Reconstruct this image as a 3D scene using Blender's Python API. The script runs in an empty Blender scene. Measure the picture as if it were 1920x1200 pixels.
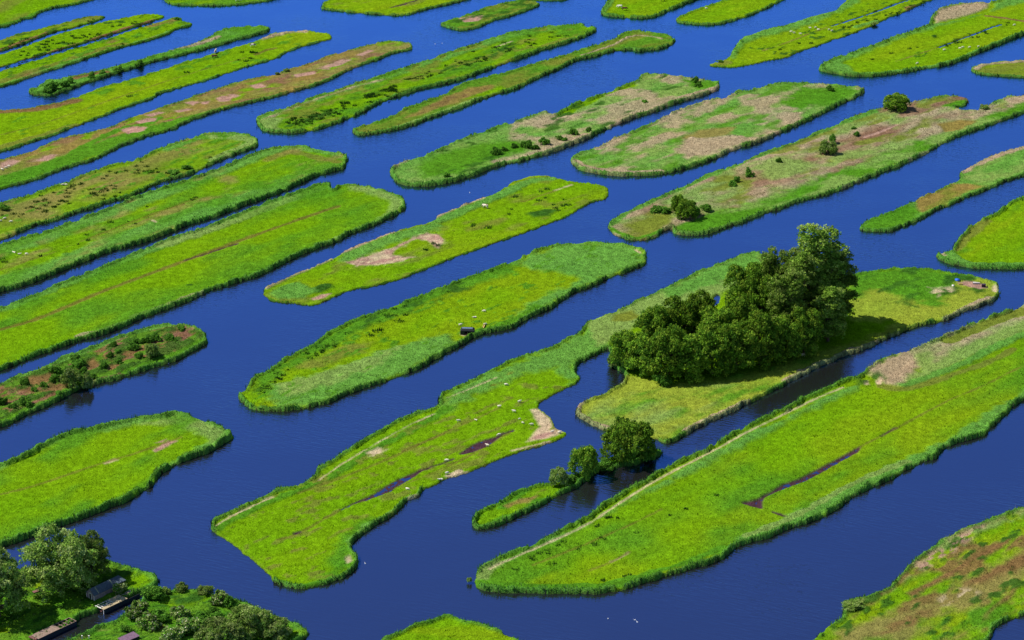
import bpy, math, random
import numpy as np
from mathutils import Vector
R = math.radians
random.seed(7); rng = np.random.default_rng(11)
sc = bpy.context.scene

# ---------------------------------------------------------------- camera, sky, sun, exposure
CAM_H, PITCH, F = 275.0, R(22.0), 4886.0          # F = focal length in pixels of a 1920 wide frame
cam_d = bpy.data.cameras.new('camera'); cam = bpy.data.objects.new('camera', cam_d); sc.collection.objects.link(cam)
cam.location = (0, 0, CAM_H); cam.rotation_euler = (R(90) - PITCH, 0, 0)
cam_d.sensor_width = 36; cam_d.lens = 36 * F / 1920; cam_d.clip_start = 1; cam_d.clip_end = 20000
sc.camera = cam
SUN_EL = R(53)
w = bpy.data.worlds.new('World'); sc.world = w; w.use_nodes = True
nt = w.node_tree; bg = nt.nodes['Background']; sky = nt.nodes.new('ShaderNodeTexSky'); sky.sky_type = 'NISHITA'
sky.sun_disc = False; sky.sun_elevation = SUN_EL; sky.sun_rotation = R(-83); sky.altitude = 0; sky.air_density = 1.0
sky.dust_density = 0.2; sky.ozone_density = 3.0
nt.links.new(sky.outputs[0], bg.inputs[0]); bg.inputs[1].default_value = 0.082
sd_ = bpy.data.lights.new('sun', 'SUN'); sd_.energy = 4.6; sd_.angle = R(0.5); sd_.color = (1.0, 0.95, 0.86)
sun = bpy.data.objects.new('sun', sd_); sc.collection.objects.link(sun); sun.location = (-200, 500, 400)
sun.rotation_euler = Vector((math.cos(SUN_EL) * .99, -math.cos(SUN_EL) * .12, -math.sin(SUN_EL))).to_track_quat('-Z', 'Y').to_euler()
sc.view_settings.view_transform = 'Standard'; sc.view_settings.look = 'None'
sc.view_settings.exposure = 0.5; sc.view_settings.gamma = 1.0
sc.cycles.max_bounces = 5; sc.cycles.diffuse_bounces = 2; sc.cycles.glossy_bounces = 2; sc.cycles.transparent_max_bounces = 4

# ---------------------------------------------------------------- helpers
def P(s): return np.array([[float(a) for a in t.split(',')] for t in s.split()])
def gpa(a, z=0.0):                                # photo pixels -> points on the level z (array)
    a = np.asarray(a, float).reshape(-1, 2)
    x = (a[:, 0] - 960) / F; y = (600 - a[:, 1]) / F
    dy = math.cos(PITCH) + y * math.sin(PITCH); dz = -math.sin(PITCH) + y * math.cos(PITCH)
    t = (z - CAM_H) / dz
    return np.stack([x * t, dy * t], 1)
def gp(u, v, z=0.35):
    q = gpa([[u, v]], z)[0]; return Vector((q[0], q[1], z))

def _h(ix, iy, s):
    n = (ix.astype(np.int64) * 374761393 + iy.astype(np.int64) * 668265263 + s * 1274126177) & 0xffffffff
    n = ((n ^ (n >> 13)) * 1274126177) & 0xffffffff
    n = n ^ (n >> 16)
    return (n & 0xffff) / 65535.0
def vn(x, y, s=0):
    ix = np.floor(x); iy = np.floor(y); fx = x - ix; fy = y - iy
    fx = fx * fx * (3 - 2 * fx); fy = fy * fy * (3 - 2 * fy)
    a = _h(ix, iy, s); b = _h(ix + 1, iy, s); c = _h(ix, iy + 1, s); d = _h(ix + 1, iy + 1, s)
    return (a * (1 - fx) + b * fx) * (1 - fy) + (c * (1 - fx) + d * fx) * fy
def fbm(x, y, scale, s=0, o=3):
    x = x / scale; y = y / scale; r = 0; a = 0.5; t = 0
    for k in range(o):
        r = r + a * vn(x + 17.3 * k, y - 9.1 * k, s + k); t += a; a *= 0.55; x = x * 2.03; y = y * 2.03
    return r / t
def ss(a, b, x):
    t = np.clip((x - a) / (b - a), 0, 1); return t * t * (3 - 2 * t)
def catmull(p, n=4, closed=True):
    m = len(p); out = []
    for i in range(m if closed else m - 1):
        if closed: p0, p1, p2, p3 = p[i - 1], p[i], p[(i + 1) % m], p[(i + 2) % m]
        else: p0, p1, p2, p3 = p[max(i - 1, 0)], p[i], p[i + 1], p[min(i + 2, m - 1)]
        for k in range(n):
            t = k / n
            out.append(0.5 * (2 * p1 + (p2 - p0) * t + (2 * p0 - 5 * p1 + 4 * p2 - p3) * t * t + (3 * p1 - p0 - 3 * p2 + p3) * t ** 3))
    if not closed: out.append(p[-1])
    return np.array(out)
def dist(pts, poly, closed=True, signed=True):    # + inside, - outside
    n = len(pts); best = np.full(n, 1e18); ins = np.zeros(n, bool)
    m = len(poly); px = pts[:, 0]; py = pts[:, 1]
    for i in range(m if closed else m - 1):
        a = poly[i]; b = poly[(i + 1) % m]; d = b - a; L = d @ d + 1e-12
        t = np.clip(((px - a[0]) * d[0] + (py - a[1]) * d[1]) / L, 0, 1)
        q = (px - a[0] - t * d[0]) ** 2 + (py - a[1] - t * d[1]) ** 2
        np.minimum(best, q, out=best)
        if signed:
            c = (a[1] > py) != (b[1] > py)
            if d[1] != 0: ins ^= c & (px < (py - a[1]) * d[0] / d[1] + a[0])
    r = np.sqrt(best)
    return np.where(ins, r, -r) if signed else r

def add(name, me, mat=None, parent=None):
    o = bpy.data.objects.new(name, me); sc.collection.objects.link(o)
    if mat is not None and not me.materials: me.materials.append(mat)
    if parent: o.parent = parent
    return o
def np_mesh(name, v, f, col=None, smooth=False):  # f: (n, k) int array
    me = bpy.data.meshes.new(name); k = f.shape[1]
    me.vertices.add(len(v)); me.vertices.foreach_set('co', v.astype(np.float32).ravel())
    me.loops.add(f.size); me.loops.foreach_set('vertex_index', f.astype(np.int32).ravel())
    me.polygons.add(len(f)); me.polygons.foreach_set('loop_start', np.arange(0, f.size, k, dtype=np.int32))
    if smooth: me.polygons.foreach_set('use_smooth', np.ones(len(f), bool))
    me.update(calc_edges=True)
    if col is not None:
        at = me.color_attributes.new('Col', 'FLOAT_COLOR', 'POINT')
        c = np.ones((len(v), 4), np.float32); c[:, :3] = col; at.data.foreach_set('color', c.ravel())
    return me
def tag(o, label=None, cat=None, group=None, kind=None):
    if label: o['label'] = label
    if cat: o['category'] = cat
    if group: o['group'] = group
    if kind: o['kind'] = kind
    return o
def empty(name, loc, rz=0.0, s=1.0):
    o = bpy.data.objects.new(name, None); sc.collection.objects.link(o); o.empty_display_size = 0.3
    o.location = loc; o.rotation_euler = (0, 0, rz); o.scale = (s, s, s) if not isinstance(s, tuple) else s
    return o

# ---------------------------------------------------------------- materials
def newmat(name):
    m = bpy.data.materials.new(name); m.use_nodes = True; t = m.node_tree; t.nodes.clear()
    out = t.nodes.new('ShaderNodeOutputMaterial'); return m, t, out
def N(t, ty, **kw):
    n = t.nodes.new(ty)
    for k, v in kw.items(): setattr(n, k, v)
    return n
def mat_land():
    m, t, out = newmat('land'); L = t.links.new
    a = N(t, 'ShaderNodeAttribute', attribute_name='Col')
    geo = N(t, 'ShaderNodeNewGeometry')
    n1 = N(t, 'ShaderNodeTexNoise'); n1.inputs['Scale'].default_value = 2.6; n1.inputs['Detail'].default_value = 3
    n2 = N(t, 'ShaderNodeTexNoise'); n2.inputs['Scale'].default_value = 0.55; n2.inputs['Detail'].default_value = 4
    L(geo.outputs['Position'], n1.inputs['Vector']); L(geo.outputs['Position'], n2.inputs['Vector'])
    r1 = N(t, 'ShaderNodeMapRange'); L(n1.outputs[0], r1.inputs[0])
    for i, v in enumerate((0.3, 0.7, 0.66, 1.36)): r1.inputs[i + 1].default_value = v
    r2 = N(t, 'ShaderNodeMapRange'); L(n2.outputs[0], r2.inputs[0])
    for i, v in enumerate((0.3, 0.7, 0.86, 1.14)): r2.inputs[i + 1].default_value = v
    mu = N(t, 'ShaderNodeMath', operation='MULTIPLY'); L(r1.outputs[0], mu.inputs[0]); L(r2.outputs[0], mu.inputs[1])
    vm = N(t, 'ShaderNodeVectorMath', operation='SCALE'); L(a.outputs['Color'], vm.inputs[0]); L(mu.outputs[0], vm.inputs['Scale'])
    b = N(t, 'ShaderNodeBump'); b.inputs['Strength'].default_value = 0.9; b.inputs['Distance'].default_value = 0.3
    L(n1.outputs[0], b.inputs['Height'])
    p = N(t, 'ShaderNodeBsdfPrincipled'); p.inputs['Roughness'].default_value = 0.85; p.inputs['Specular IOR Level'].default_value = 0.0
    L(vm.outputs[0], p.inputs['Base Color']); L(b.outputs[0], p.inputs['Normal']); L(p.outputs[0], out.inputs[0])
    return m
def mat_leaf(name, tint=(1, 1, 1), trans=0.32, attr=True, col=None):
    m, t, out = newmat(name); L = t.links.new
    d = N(t, 'ShaderNodeBsdfDiffuse'); tr = N(t, 'ShaderNodeBsdfTranslucent'); mx = N(t, 'ShaderNodeMixShader'); mx.inputs[0].default_value = trans
    a = N(t, 'ShaderNodeAttribute', attribute_name='Col')
    vm = N(t, 'ShaderNodeVectorMath', operation='MULTIPLY'); L(a.outputs['Color'], vm.inputs[0]); vm.inputs[1].default_value = tint
    oi = N(t, 'ShaderNodeObjectInfo'); mr = N(t, 'ShaderNodeMapRange'); L(oi.outputs['Random'], mr.inputs[0])
    mr.inputs[3].default_value = 0.72; mr.inputs[4].default_value = 1.3
    vs = N(t, 'ShaderNodeVectorMath', operation='SCALE'); L(vm.outputs[0], vs.inputs[0]); L(mr.outputs[0], vs.inputs['Scale'])
    L(vs.outputs[0], d.inputs['Color']); L(vs.outputs[0], tr.inputs['Color'])
    L(d.outputs[0], mx.inputs[1]); L(tr.outputs[0], mx.inputs[2]); L(mx.outputs[0], out.inputs[0])
    return m
def mat_plain(name, c, rough=0.8, noise=0.25, scale=6.0, c2=None, bump=0.2):
    m, t, out = newmat(name); L = t.links.new
    p = N(t, 'ShaderNodeBsdfPrincipled'); p.inputs['Roughness'].default_value = rough; p.inputs['Specular IOR Level'].default_value = 0.25
    tc = N(t, 'ShaderNodeTexCoord'); n = N(t, 'ShaderNodeTexNoise'); n.inputs['Scale'].default_value = scale; n.inputs['Detail'].default_value = 4
    L(tc.outputs['Object'], n.inputs['Vector'])
    mx = N(t, 'ShaderNodeMix', data_type='RGBA'); c2 = c2 or tuple(x * (1 - noise) for x in c)
    mr = N(t, 'ShaderNodeMapRange'); mr.inputs[1].default_value = 0.42; mr.inputs[2].default_value = 0.6; L(n.outputs[0], mr.inputs[0]); L(mr.outputs[0], mx.inputs[0])
    mx.inputs[6].default_value = (*c, 1); mx.inputs[7].default_value = (*c2, 1)
    L(mx.outputs[2], p.inputs['Base Color'])
    b = N(t, 'ShaderNodeBump'); b.inputs['Strength'].default_value = bump; b.inputs['Distance'].default_value = 0.03; L(n.outputs[0], b.inputs['Height']); L(b.outputs[0], p.inputs['Normal'])
    L(p.outputs[0], out.inputs[0]); return m
def mat_water():
    m, t, out = newmat('water'); L = t.links.new
    geo = N(t, 'ShaderNodeNewGeometry')
    mr0 = N(t, 'ShaderNodeMapping'); mr0.inputs['Rotation'].default_value = (0, 0, R(24)); L(geo.outputs['Position'], mr0.inputs[0])
    mp = N(t, 'ShaderNodeMapping'); mp.inputs['Scale'].default_value = (0.30, 1.5, 1); L(mr0.outputs[0], mp.inputs[0])
    n1 = N(t, 'ShaderNodeTexNoise'); n1.inputs['Scale'].default_value = 1.0; n1.inputs['Detail'].default_value = 2.5; L(mp.outputs[0], n1.inputs['Vector'])
    n3 = N(t, 'ShaderNodeTexNoise'); n3.inputs['Scale'].default_value = 0.022; n3.inputs['Detail'].default_value = 3; L(geo.outputs['Position'], n3.inputs['Vector'])
    mr = N(t, 'ShaderNodeMapRange'); L(n3.outputs[0], mr.inputs[0])
    for i, v in enumerate((0.38, 0.60, 0.15, 1.0)): mr.inputs[i + 1].default_value = v
    mu = N(t, 'ShaderNodeMath', operation='MULTIPLY'); L(n1.outputs[0], mu.inputs[0]); L(mr.outputs[0], mu.inputs[1])
    b = N(t, 'ShaderNodeBump'); b.inputs['Strength'].default_value = 0.9; b.inputs['Distance'].default_value = 0.17; L(mu.outputs[0], b.inputs['Height'])
    d = N(t, 'ShaderNodeBsdfDiffuse'); d.inputs['Color'].default_value = WATER_BODY
    g = N(t, 'ShaderNodeBsdfGlossy'); g.inputs['Roughness'].default_value = 0.12; g.inputs['Color'].default_value = WATER_TINT
    L(b.outputs[0], g.inputs['Normal'])
    fr = N(t, 'ShaderNodeFresnel'); fr.inputs['IOR'].default_value = 1.33
    m2 = N(t, 'ShaderNodeMapRange'); L(fr.outputs[0], m2.inputs[0])
    for i, v in enumerate(WATER_FR): m2.inputs[i + 1].default_value = v
    mx = N(t, 'ShaderNodeMixShader'); L(m2.outputs[0], mx.inputs[0]); L(d.outputs[0], mx.inputs[1]); L(g.outputs[0], mx.inputs[2]); L(mx.outputs[0], out.inputs[0])
    return m
WATER_BODY = (0.016, 0.016, 0.015, 1); WATER_TINT = (0.16, 0.38, 1.0, 1); WATER_FR = (0.06, 0.21, 0.40, 1.0)
M_land = mat_land(); M_tuft = mat_leaf("reed_blades", trans=0.18); M_water = mat_water()

wm = np_mesh('water', np.array([[-5000, -500, 0], [5000, -500, 0], [5000, 9000, 0], [-5000, 9000, 0]], float), np.array([[0, 1, 2, 3]]))
tag(add('water', wm, M_water), 'blue water of the channels between the grassy islands', 'water', kind='structure')
# ---------------------------------------------------------------- land cover kinds: colour, height of growth (m)
K = dict(
 meadow=((.104, .214, .003), 0.0), yellow=((.132, .216, .004), 0.0), lush=((.056, .165, .009), 0.35), rough=((.085, .19, .012), 0.6), olive=((.115, .145, .018), 0.15),
 reed=((.084, .212, .030), 0.5), pale=((.145, .228, .050), 0.45), heath=((.155, .080, .050), 0.3), tan=((.165, .150, .040), 0.12), dry=((.27, .215, .130), 0.65), brown=((.140, .088, .032), 0.25),
 pink=((.29, .175, .135), 0.05), ochre=((.18, .135, .034), 0.2), bare=((.38, .30, .19), 0.0), mud=((.050, .024, .034), -0.26),
 ditch=((.030, .020, .020), -0.75), dark=((.026, .080, .009), 0.4), lawn=((.178, .228, .022), 0.15), track=((.105, .110, .016), -0.06), shrub=((.035, .090, .012), 0.9))
# each island: label, base kind, fringe (height, width), outline in photo pixels, land cover patches
# patch: (kind, 'poly', points, softness) | (kind, 'line', points, half width) | (kind, 'noise', (scale, threshold, softness), region or None)
I = []
def isle(label, base, fr, pts, *patches, nofr=None): I.append((label, base, fr, pts, patches, nofr))
isle('grassy island cut off by the top left corner', 'meadow', (.7, 1.2), '-120,88 -80,75 0,51 12,50 37,41 45,36 62,34 82,21 110,14 140,9 175,0 230,-14 300,-35 100,-60 -120,-40',
 ('olive', 'noise', (9, .55, .1), None), ('lush', 'line', '0,48 40,38 80,22 175,0', 1.6))
isle('narrow olive green island, topmost of three slim ones at upper left', 'olive', (.5, .8), '197,32 192,30 185,29 170,30 150,34 120,43 90,50 60,58 30,65 0,76 -120,112 -120,137 0,98 30,88 70,73 100,61 140,52 170,43 190,37',
 ('meadow', 'noise', (8, .5, .1), None), ('brown', 'line', '-60,112 0,94 60,72 100,58', 1.2), ('dark', 'noise', (2.5, .66, .05), None))
isle('bright green slim island, middle of three at upper left', 'meadow', (.3, .6), '310,32 305,28 275,26 240,32 200,40 150,52 100,67 50,86 0,103 -120,142 -120,163 0,127 50,112 100,98 170,77 240,55 270,46 300,36',
 ('brown', 'line', '-80,152 0,128 60,110 130,88 200,66 250,50 290,38', 1.5), ('dark', 'noise', (2.2, .7, .04), None))
isle('slim green island with a dark reed front, lowest of three at upper left', 'meadow', (.5, .9), '362,46 362,43 345,40 338,33 328,32 310,38 290,44 240,60 170,82 100,103 50,118 0,134 -120,172 -120,202 0,164 30,156 60,144 120,125 170,108 230,89 270,79 310,67 330,56 355,50',
 ('olive', 'line', '-80,182 0,155 60,135 120,118 170,100 230,84', 3), ('reed', 'line', '0,163 60,143 170,106 270,78 355,48', 1.8), ('lush', 'noise', (3, .62, .06), None), ('brown', 'noise', (6, .68, .08), None), ('dark', 'noise', (2.2, .72, .04), None))
isle('dark narrow island of reeds with bushes at its left end', 'reed', (.9, 1.4), '54,173 62,168 75,162 90,152 110,149 130,144 155,140 200,130 240,118 280,107 320,95 350,88 385,75 410,60 440,51 480,50 500,49 506,54 505,58 480,67 450,74 420,83 370,97 320,109 280,119 240,132 200,145 160,158 120,172 95,180 75,180 58,178',
 ('lush', 'noise', (5, .5, .15), None), ('dry', 'line', '300,98 370,84 410,70', 1.2), ('brown', 'line', '140,148 180,138 200,136', 1.5), ('dark', 'line', '60,176 100,172 160,158 250,128', 2.0))
isle('long pasture with two cows at upper left', 'yellow', (.6, 1.0), '622,69 622,66 610,62 595,61 575,57 555,60 530,60 505,66 480,78 450,85 400,101 350,116 310,128 270,142 230,153 180,168 130,187 90,196 50,203 0,207 -120,220 -120,322 0,286 60,267 110,250 160,231 210,212 250,197 285,186 300,176 350,161 400,147 440,133 480,121 510,113 540,98 570,87 600,79 620,74',
 ('meadow', 'noise', (22, .48, .12), None), ('dry', 'line', '490,74 520,65 550,60 570,60', 1.5), ('brown', 'line', '-80,216 0,209 60,206 110,196 140,190', 2.6), ('olive', 'line', '-80,304 0,278 70,258 140,236', 2.5), ('track', 'line', '480,102 500,94 515,90', .8), ('track', 'line', '-80,270 60,238 200,190 350,140 460,108', .35), ('lush', 'noise', (4, .72, .06), None))
isle('long reddish brown and green island with pink bare patches', 'olive', (.7, 1.3), '773,88 770,82 755,79 735,77 700,82 650,96 620,103 585,118 540,131 515,139 480,146 440,156 400,168 360,182 330,193 290,205 250,220 210,237 160,250 110,262 50,288 0,300 -120,333 -120,390 0,355 60,340 125,316 180,299 220,278 260,262 290,252 325,242 360,226 400,212 440,200 480,191 520,181 560,170 600,158 625,148 650,134 680,122 710,112 735,101 755,97 772,93',
 ('tan', 'noise', (7, .42, .12), None), ('heath', 'noise', (5, .56, .1), None), ('ochre', 'noise', (6, .56, .08), None), ('meadow', 'noise', (5, .66, .06), None), ('lush', 'poly', '-120,340 0,330 60,312 130,288 200,262 270,240 340,222 400,206 340,236 300,252 240,270 180,292 100,322 0,357 -120,390', 1.5),
 ('lush', 'line', '300,222 270,235 220,245 140,285', 1.5),
 ('pink', 'poly', '550,140 590,134 592,139 555,146', .4), ('pink', 'poly', '600,126 625,118 640,112 660,112 640,122 610,128', .4), ('pink', 'poly', '668,104 690,94 702,95 680,105', .4), ('pink', 'poly', '595,129 620,127 618,131', .4),
 ('pink', 'poly', '225,244 250,238 276,240 270,246 240,252', .5), ('pink', 'poly', '255,228 275,222 295,222 290,228 262,232', .4), ('pink', 'poly', '270,216 300,210 310,211 285,219', .4), ('pink', 'poly', '325,208 350,204 362,206 335,212', .4), ('pink', 'poly', '345,193 360,190 374,192 362,198', .4), ('pink', 'poly', '404,185 418,180 436,182 432,190 412,191', .5), ('pink', 'poly', '376,192 394,189 390,195 380,196', .4), ('pink', 'poly', '468,160 490,157 500,163 480,167', .5), ('pink', 'poly', '425,178 440,176 450,180 440,183', .4), ('pink', 'poly', '60,304 95,290 112,290 90,302', .8), ('pink', 'poly', '0,306 25,300 38,302 20,312 0,316', .8))
isle('olive island with rush tufts and round right end at left', 'olive', (1.0, 1.3), '483,265 483,262 470,253 440,249 405,249 370,255 330,268 290,283 255,299 220,307 170,323 130,340 100,350 50,367 0,381 -120,417 -120,492 0,452 62,425 110,412 155,396 210,379 245,369 300,343 345,332 400,308 440,291 470,280 484,272',
 ('tan', 'noise', (12, .46, .15), None), ('meadow', 'noise', (9, .52, .1), None), ('reed', 'line', '480,268 450,256 410,255 370,262 310,282', 1.4), ('pale', 'line', '400,258 440,258 474,266 440,284 400,300', 2.2), ('lush', 'noise', (2.6, .66, .05), None))
isle('long green island with wide reed borders, second pasture from left edge middle', 'meadow', (1.3, 1.6), '652,298 650,291 630,283 600,278 565,274 535,275 500,280 470,290 447,301 400,320 335,341 290,357 240,375 190,397 135,416 100,430 50,443 0,459 -120,500 -120,587 0,549 60,532 100,516 160,492 200,475 260,459 300,445 350,424 400,409 440,393 480,379 520,364 555,349 590,333 620,323 647,316 652,305',
 ('reed', 'poly', '-120,500 0,459 100,430 190,397 335,341 470,290 535,275 600,276 560,284 500,296 440,320 340,360 240,398 140,436 80,458 0,482 -120,520', 1.2),
 ('reed', 'poly', '-120,590 0,552 100,519 300,447 480,381 600,333 655,300 610,312 560,325 480,355 400,372 300,410 200,445 100,490 0,520 -120,565', 2.0), ('lush', 'noise', (11, .6, .1), None),
 ('reed', 'line', '640,296 600,284 540,280', 1.6), ('olive', 'line', '630,304 580,292 540,286 500,300', 1.8), ('track', 'line', '0,506 80,480 145,455 260,412 370,372', .5), ('brown', 'line', '320,392 345,384', .6), ('bare', 'line', '286,413 292,417', .5), ('tan', 'noise', (6, .7, .1), None))
isle('broad pasture with a thin brown ditch line and rounded right end', 'meadow', (1.2, 1.5), '760,385 758,375 745,366 720,358 695,351 665,346 640,347 628,352 623,357 620,344 612,342 590,347 560,358 520,371 480,388 430,408 380,428 325,445 277,464 240,480 190,501 150,517 80,545 30,565 0,577 -120,622 -120,733 0,695 60,672 120,650 150,640 200,627 250,605 265,598 300,585 350,566 400,545 440,532 480,520 520,502 550,486 590,468 630,455 660,439 690,428 720,415 745,402 760,392',
 ('reed', 'line', '-80,604 0,580 80,550 150,522 240,486 325,452 430,414 520,378 600,354', 2.2), ('pale', 'line', '300,462 360,444 450,412 540,376 600,356', 1.8), ('pale', 'poly', '640,347 695,351 745,366 760,385 745,400 690,428 735,392 735,382 715,372 680,362 655,357', 1.4),
 ('pale', 'line', '700,420 640,446 560,480 500,508 440,530', 1.5), ('dry', 'line', '375,551 340,563 300,578 250,596', 1.3), ('dry', 'line', '240,606 200,618 150,632', 1.3), ('lush', 'noise', (14, .62, .1), None),
 ('brown', 'line', '-80,640 60,603 120,580 200,545 330,497 400,472 480,441 560,410 635,386', .30), ('track', 'line', '-80,638 60,601 200,543 330,495 480,440 635,386', .8), ('mud', 'line', '345,488 380,478 420,465 445,457', .35), ('dark', 'line', '352,535 358,534', .6))
isle('brown scrubby island with many dark bushes at left', 'heath', (1.1, 1.5), '390,635 388,626 378,617 362,610 335,606 300,608 265,616 235,627 200,638 165,654 125,666 100,680 70,692 40,702 15,712 0,718 -120,755 -120,842 0,802 20,795 60,775 95,760 130,742 150,730 170,728 190,718 215,714 235,707 270,696 290,688 310,685 340,672 360,660 380,650 390,640',
 ('brown', 'noise', (4, .52, .1), None), ('lush', 'noise', (2.6, .5, .08), None), ('shrub', 'noise', (2.0, .53, .06), None), ('brown', 'poly', '160,680 175,674 184,680 178,690 166,692', .8), ('brown', 'poly', '50,712 90,704 100,712 80,722 58,720', 1), ('reed', 'line', '0,716 100,682 235,630 335,608 385,622', 1.6), ('lush', 'line', '380,645 340,665 290,682 240,700', 1.8), ('lush', 'line', '150,724 95,755 0,797', 1.8))
isle('green island with a broad reed hem at left edge', 'meadow', (1.4, 2.0), '441,817 438,812 425,802 405,793 385,785 365,778 335,771 300,774 265,779 225,788 185,798 140,805 105,818 70,838 35,856 0,870 -120,918 -120,1067 0,1028 30,1020 60,1008 95,993 125,983 150,975 185,962 215,950 240,940 270,920 292,910 295,898 315,882 345,867 375,855 400,846 425,832 440,822',
 ('reed', 'poly', '441,820 405,791 335,769 225,786 140,803 35,854 -120,915 -120,935 0,880 60,850 120,826 180,812 250,800 300,792 350,800 372,812 400,815 395,830 350,850 300,878 290,900 345,870 400,848', 1.5),
 ('pale', 'poly', '330,780 370,785 420,806 430,815 395,830 385,818 350,800 300,796 250,800', 2.2), ('lush', 'noise', (10, .6, .1), None), ('bare', 'poly', '192,868 216,860 221,862 196,871', .3), ('pink', 'poly', '286,845 315,826 332,827 305,842 292,848', .35), ('pink', 'poly', '290,831 312,823 305,830', .3), ('track', 'line', '-80,945 60,912 180,872 260,848 340,820', .45))
isle('grassy bank with a big willow and sheds in the bottom left corner', 'lush', (1.0, 1.5), '-120,1070 -60,1062 40,1065 75,1060 130,1048 185,1045 215,1050 250,1060 285,1072 299,1080 298,1095 288,1105 262,1116 240,1126 215,1137 182,1150 150,1162 140,1172 100,1190 70,1210 20,1235 -120,1300',
 ('reed', 'line', '190,1048 220,1052 260,1064 294,1080 296,1096 280,1108', 1.6), ('meadow', 'poly', '175,1060 220,1062 270,1078 282,1092 260,1106 230,1100 200,1078', 1), ('yellow', 'poly', '35,1092 55,1076 90,1080 95,1096 70,1104 50,1100', .8), ('rough', 'noise', (2.2, .5, .08), None), ('dark', 'noise', (1.8, .62, .06), None), ('yellow', 'poly', '-10,1180 12,1178 16,1188 -10,1192', .5))
isle('shrub covered island at the bottom left beside the boat canal', 'lush', (1.1, 1.6), '300,1107 320,1103 345,1100 380,1102 410,1108 440,1118 470,1128 500,1142 530,1153 560,1165 577,1180 575,1195 560,1207 500,1240 300,1290 60,1300 30,1262 60,1242 110,1210 130,1197 165,1182 190,1170 215,1161 235,1149 255,1135 270,1124 285,1114',
 ('reed', 'line', '410,1110 470,1130 530,1155 572,1178 572,1194', 1.8), ('meadow', 'poly', '300,1112 340,1104 390,1112 400,1122 380,1135 330,1142 305,1136', 1.2), ('dark', 'poly', '310,1118 345,1112 392,1118 380,1130 330,1136', 2), ('reed', 'line', '150,1192 190,1172 235,1150 270,1126', 1.2), ('yellow', 'noise', (3, .56, .1), '430,1125 570,1170 570,1200 450,1160'), ('brown', 'poly', '285,1175 305,1170 315,1185 300,1195 285,1190', .6), ('rough', 'noise', (2.2, .5, .08), None), ('dark', 'noise', (1.8, .64, .06), None), ('tan', 'noise', (2.0, .5, .06), '150,1193 205,1184 225,1200 160,1212'))
isle('small green island rising at the bottom edge centre', 'meadow', (.9, 1.3), '690,1215 700,1200 740,1186 765,1172 795,1163 815,1157 830,1151 845,1149 870,1157 895,1163 912,1165 935,1178 958,1188 990,1205 1030,1225 1050,1300 650,1300',
 ('yellow', 'noise', (6, .58, .1), None), ('reed', 'line', '720,1196 765,1174 800,1164', 1.3), ('reed', 'line', '885,1162 915,1168 932,1178', 1.6))
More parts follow.
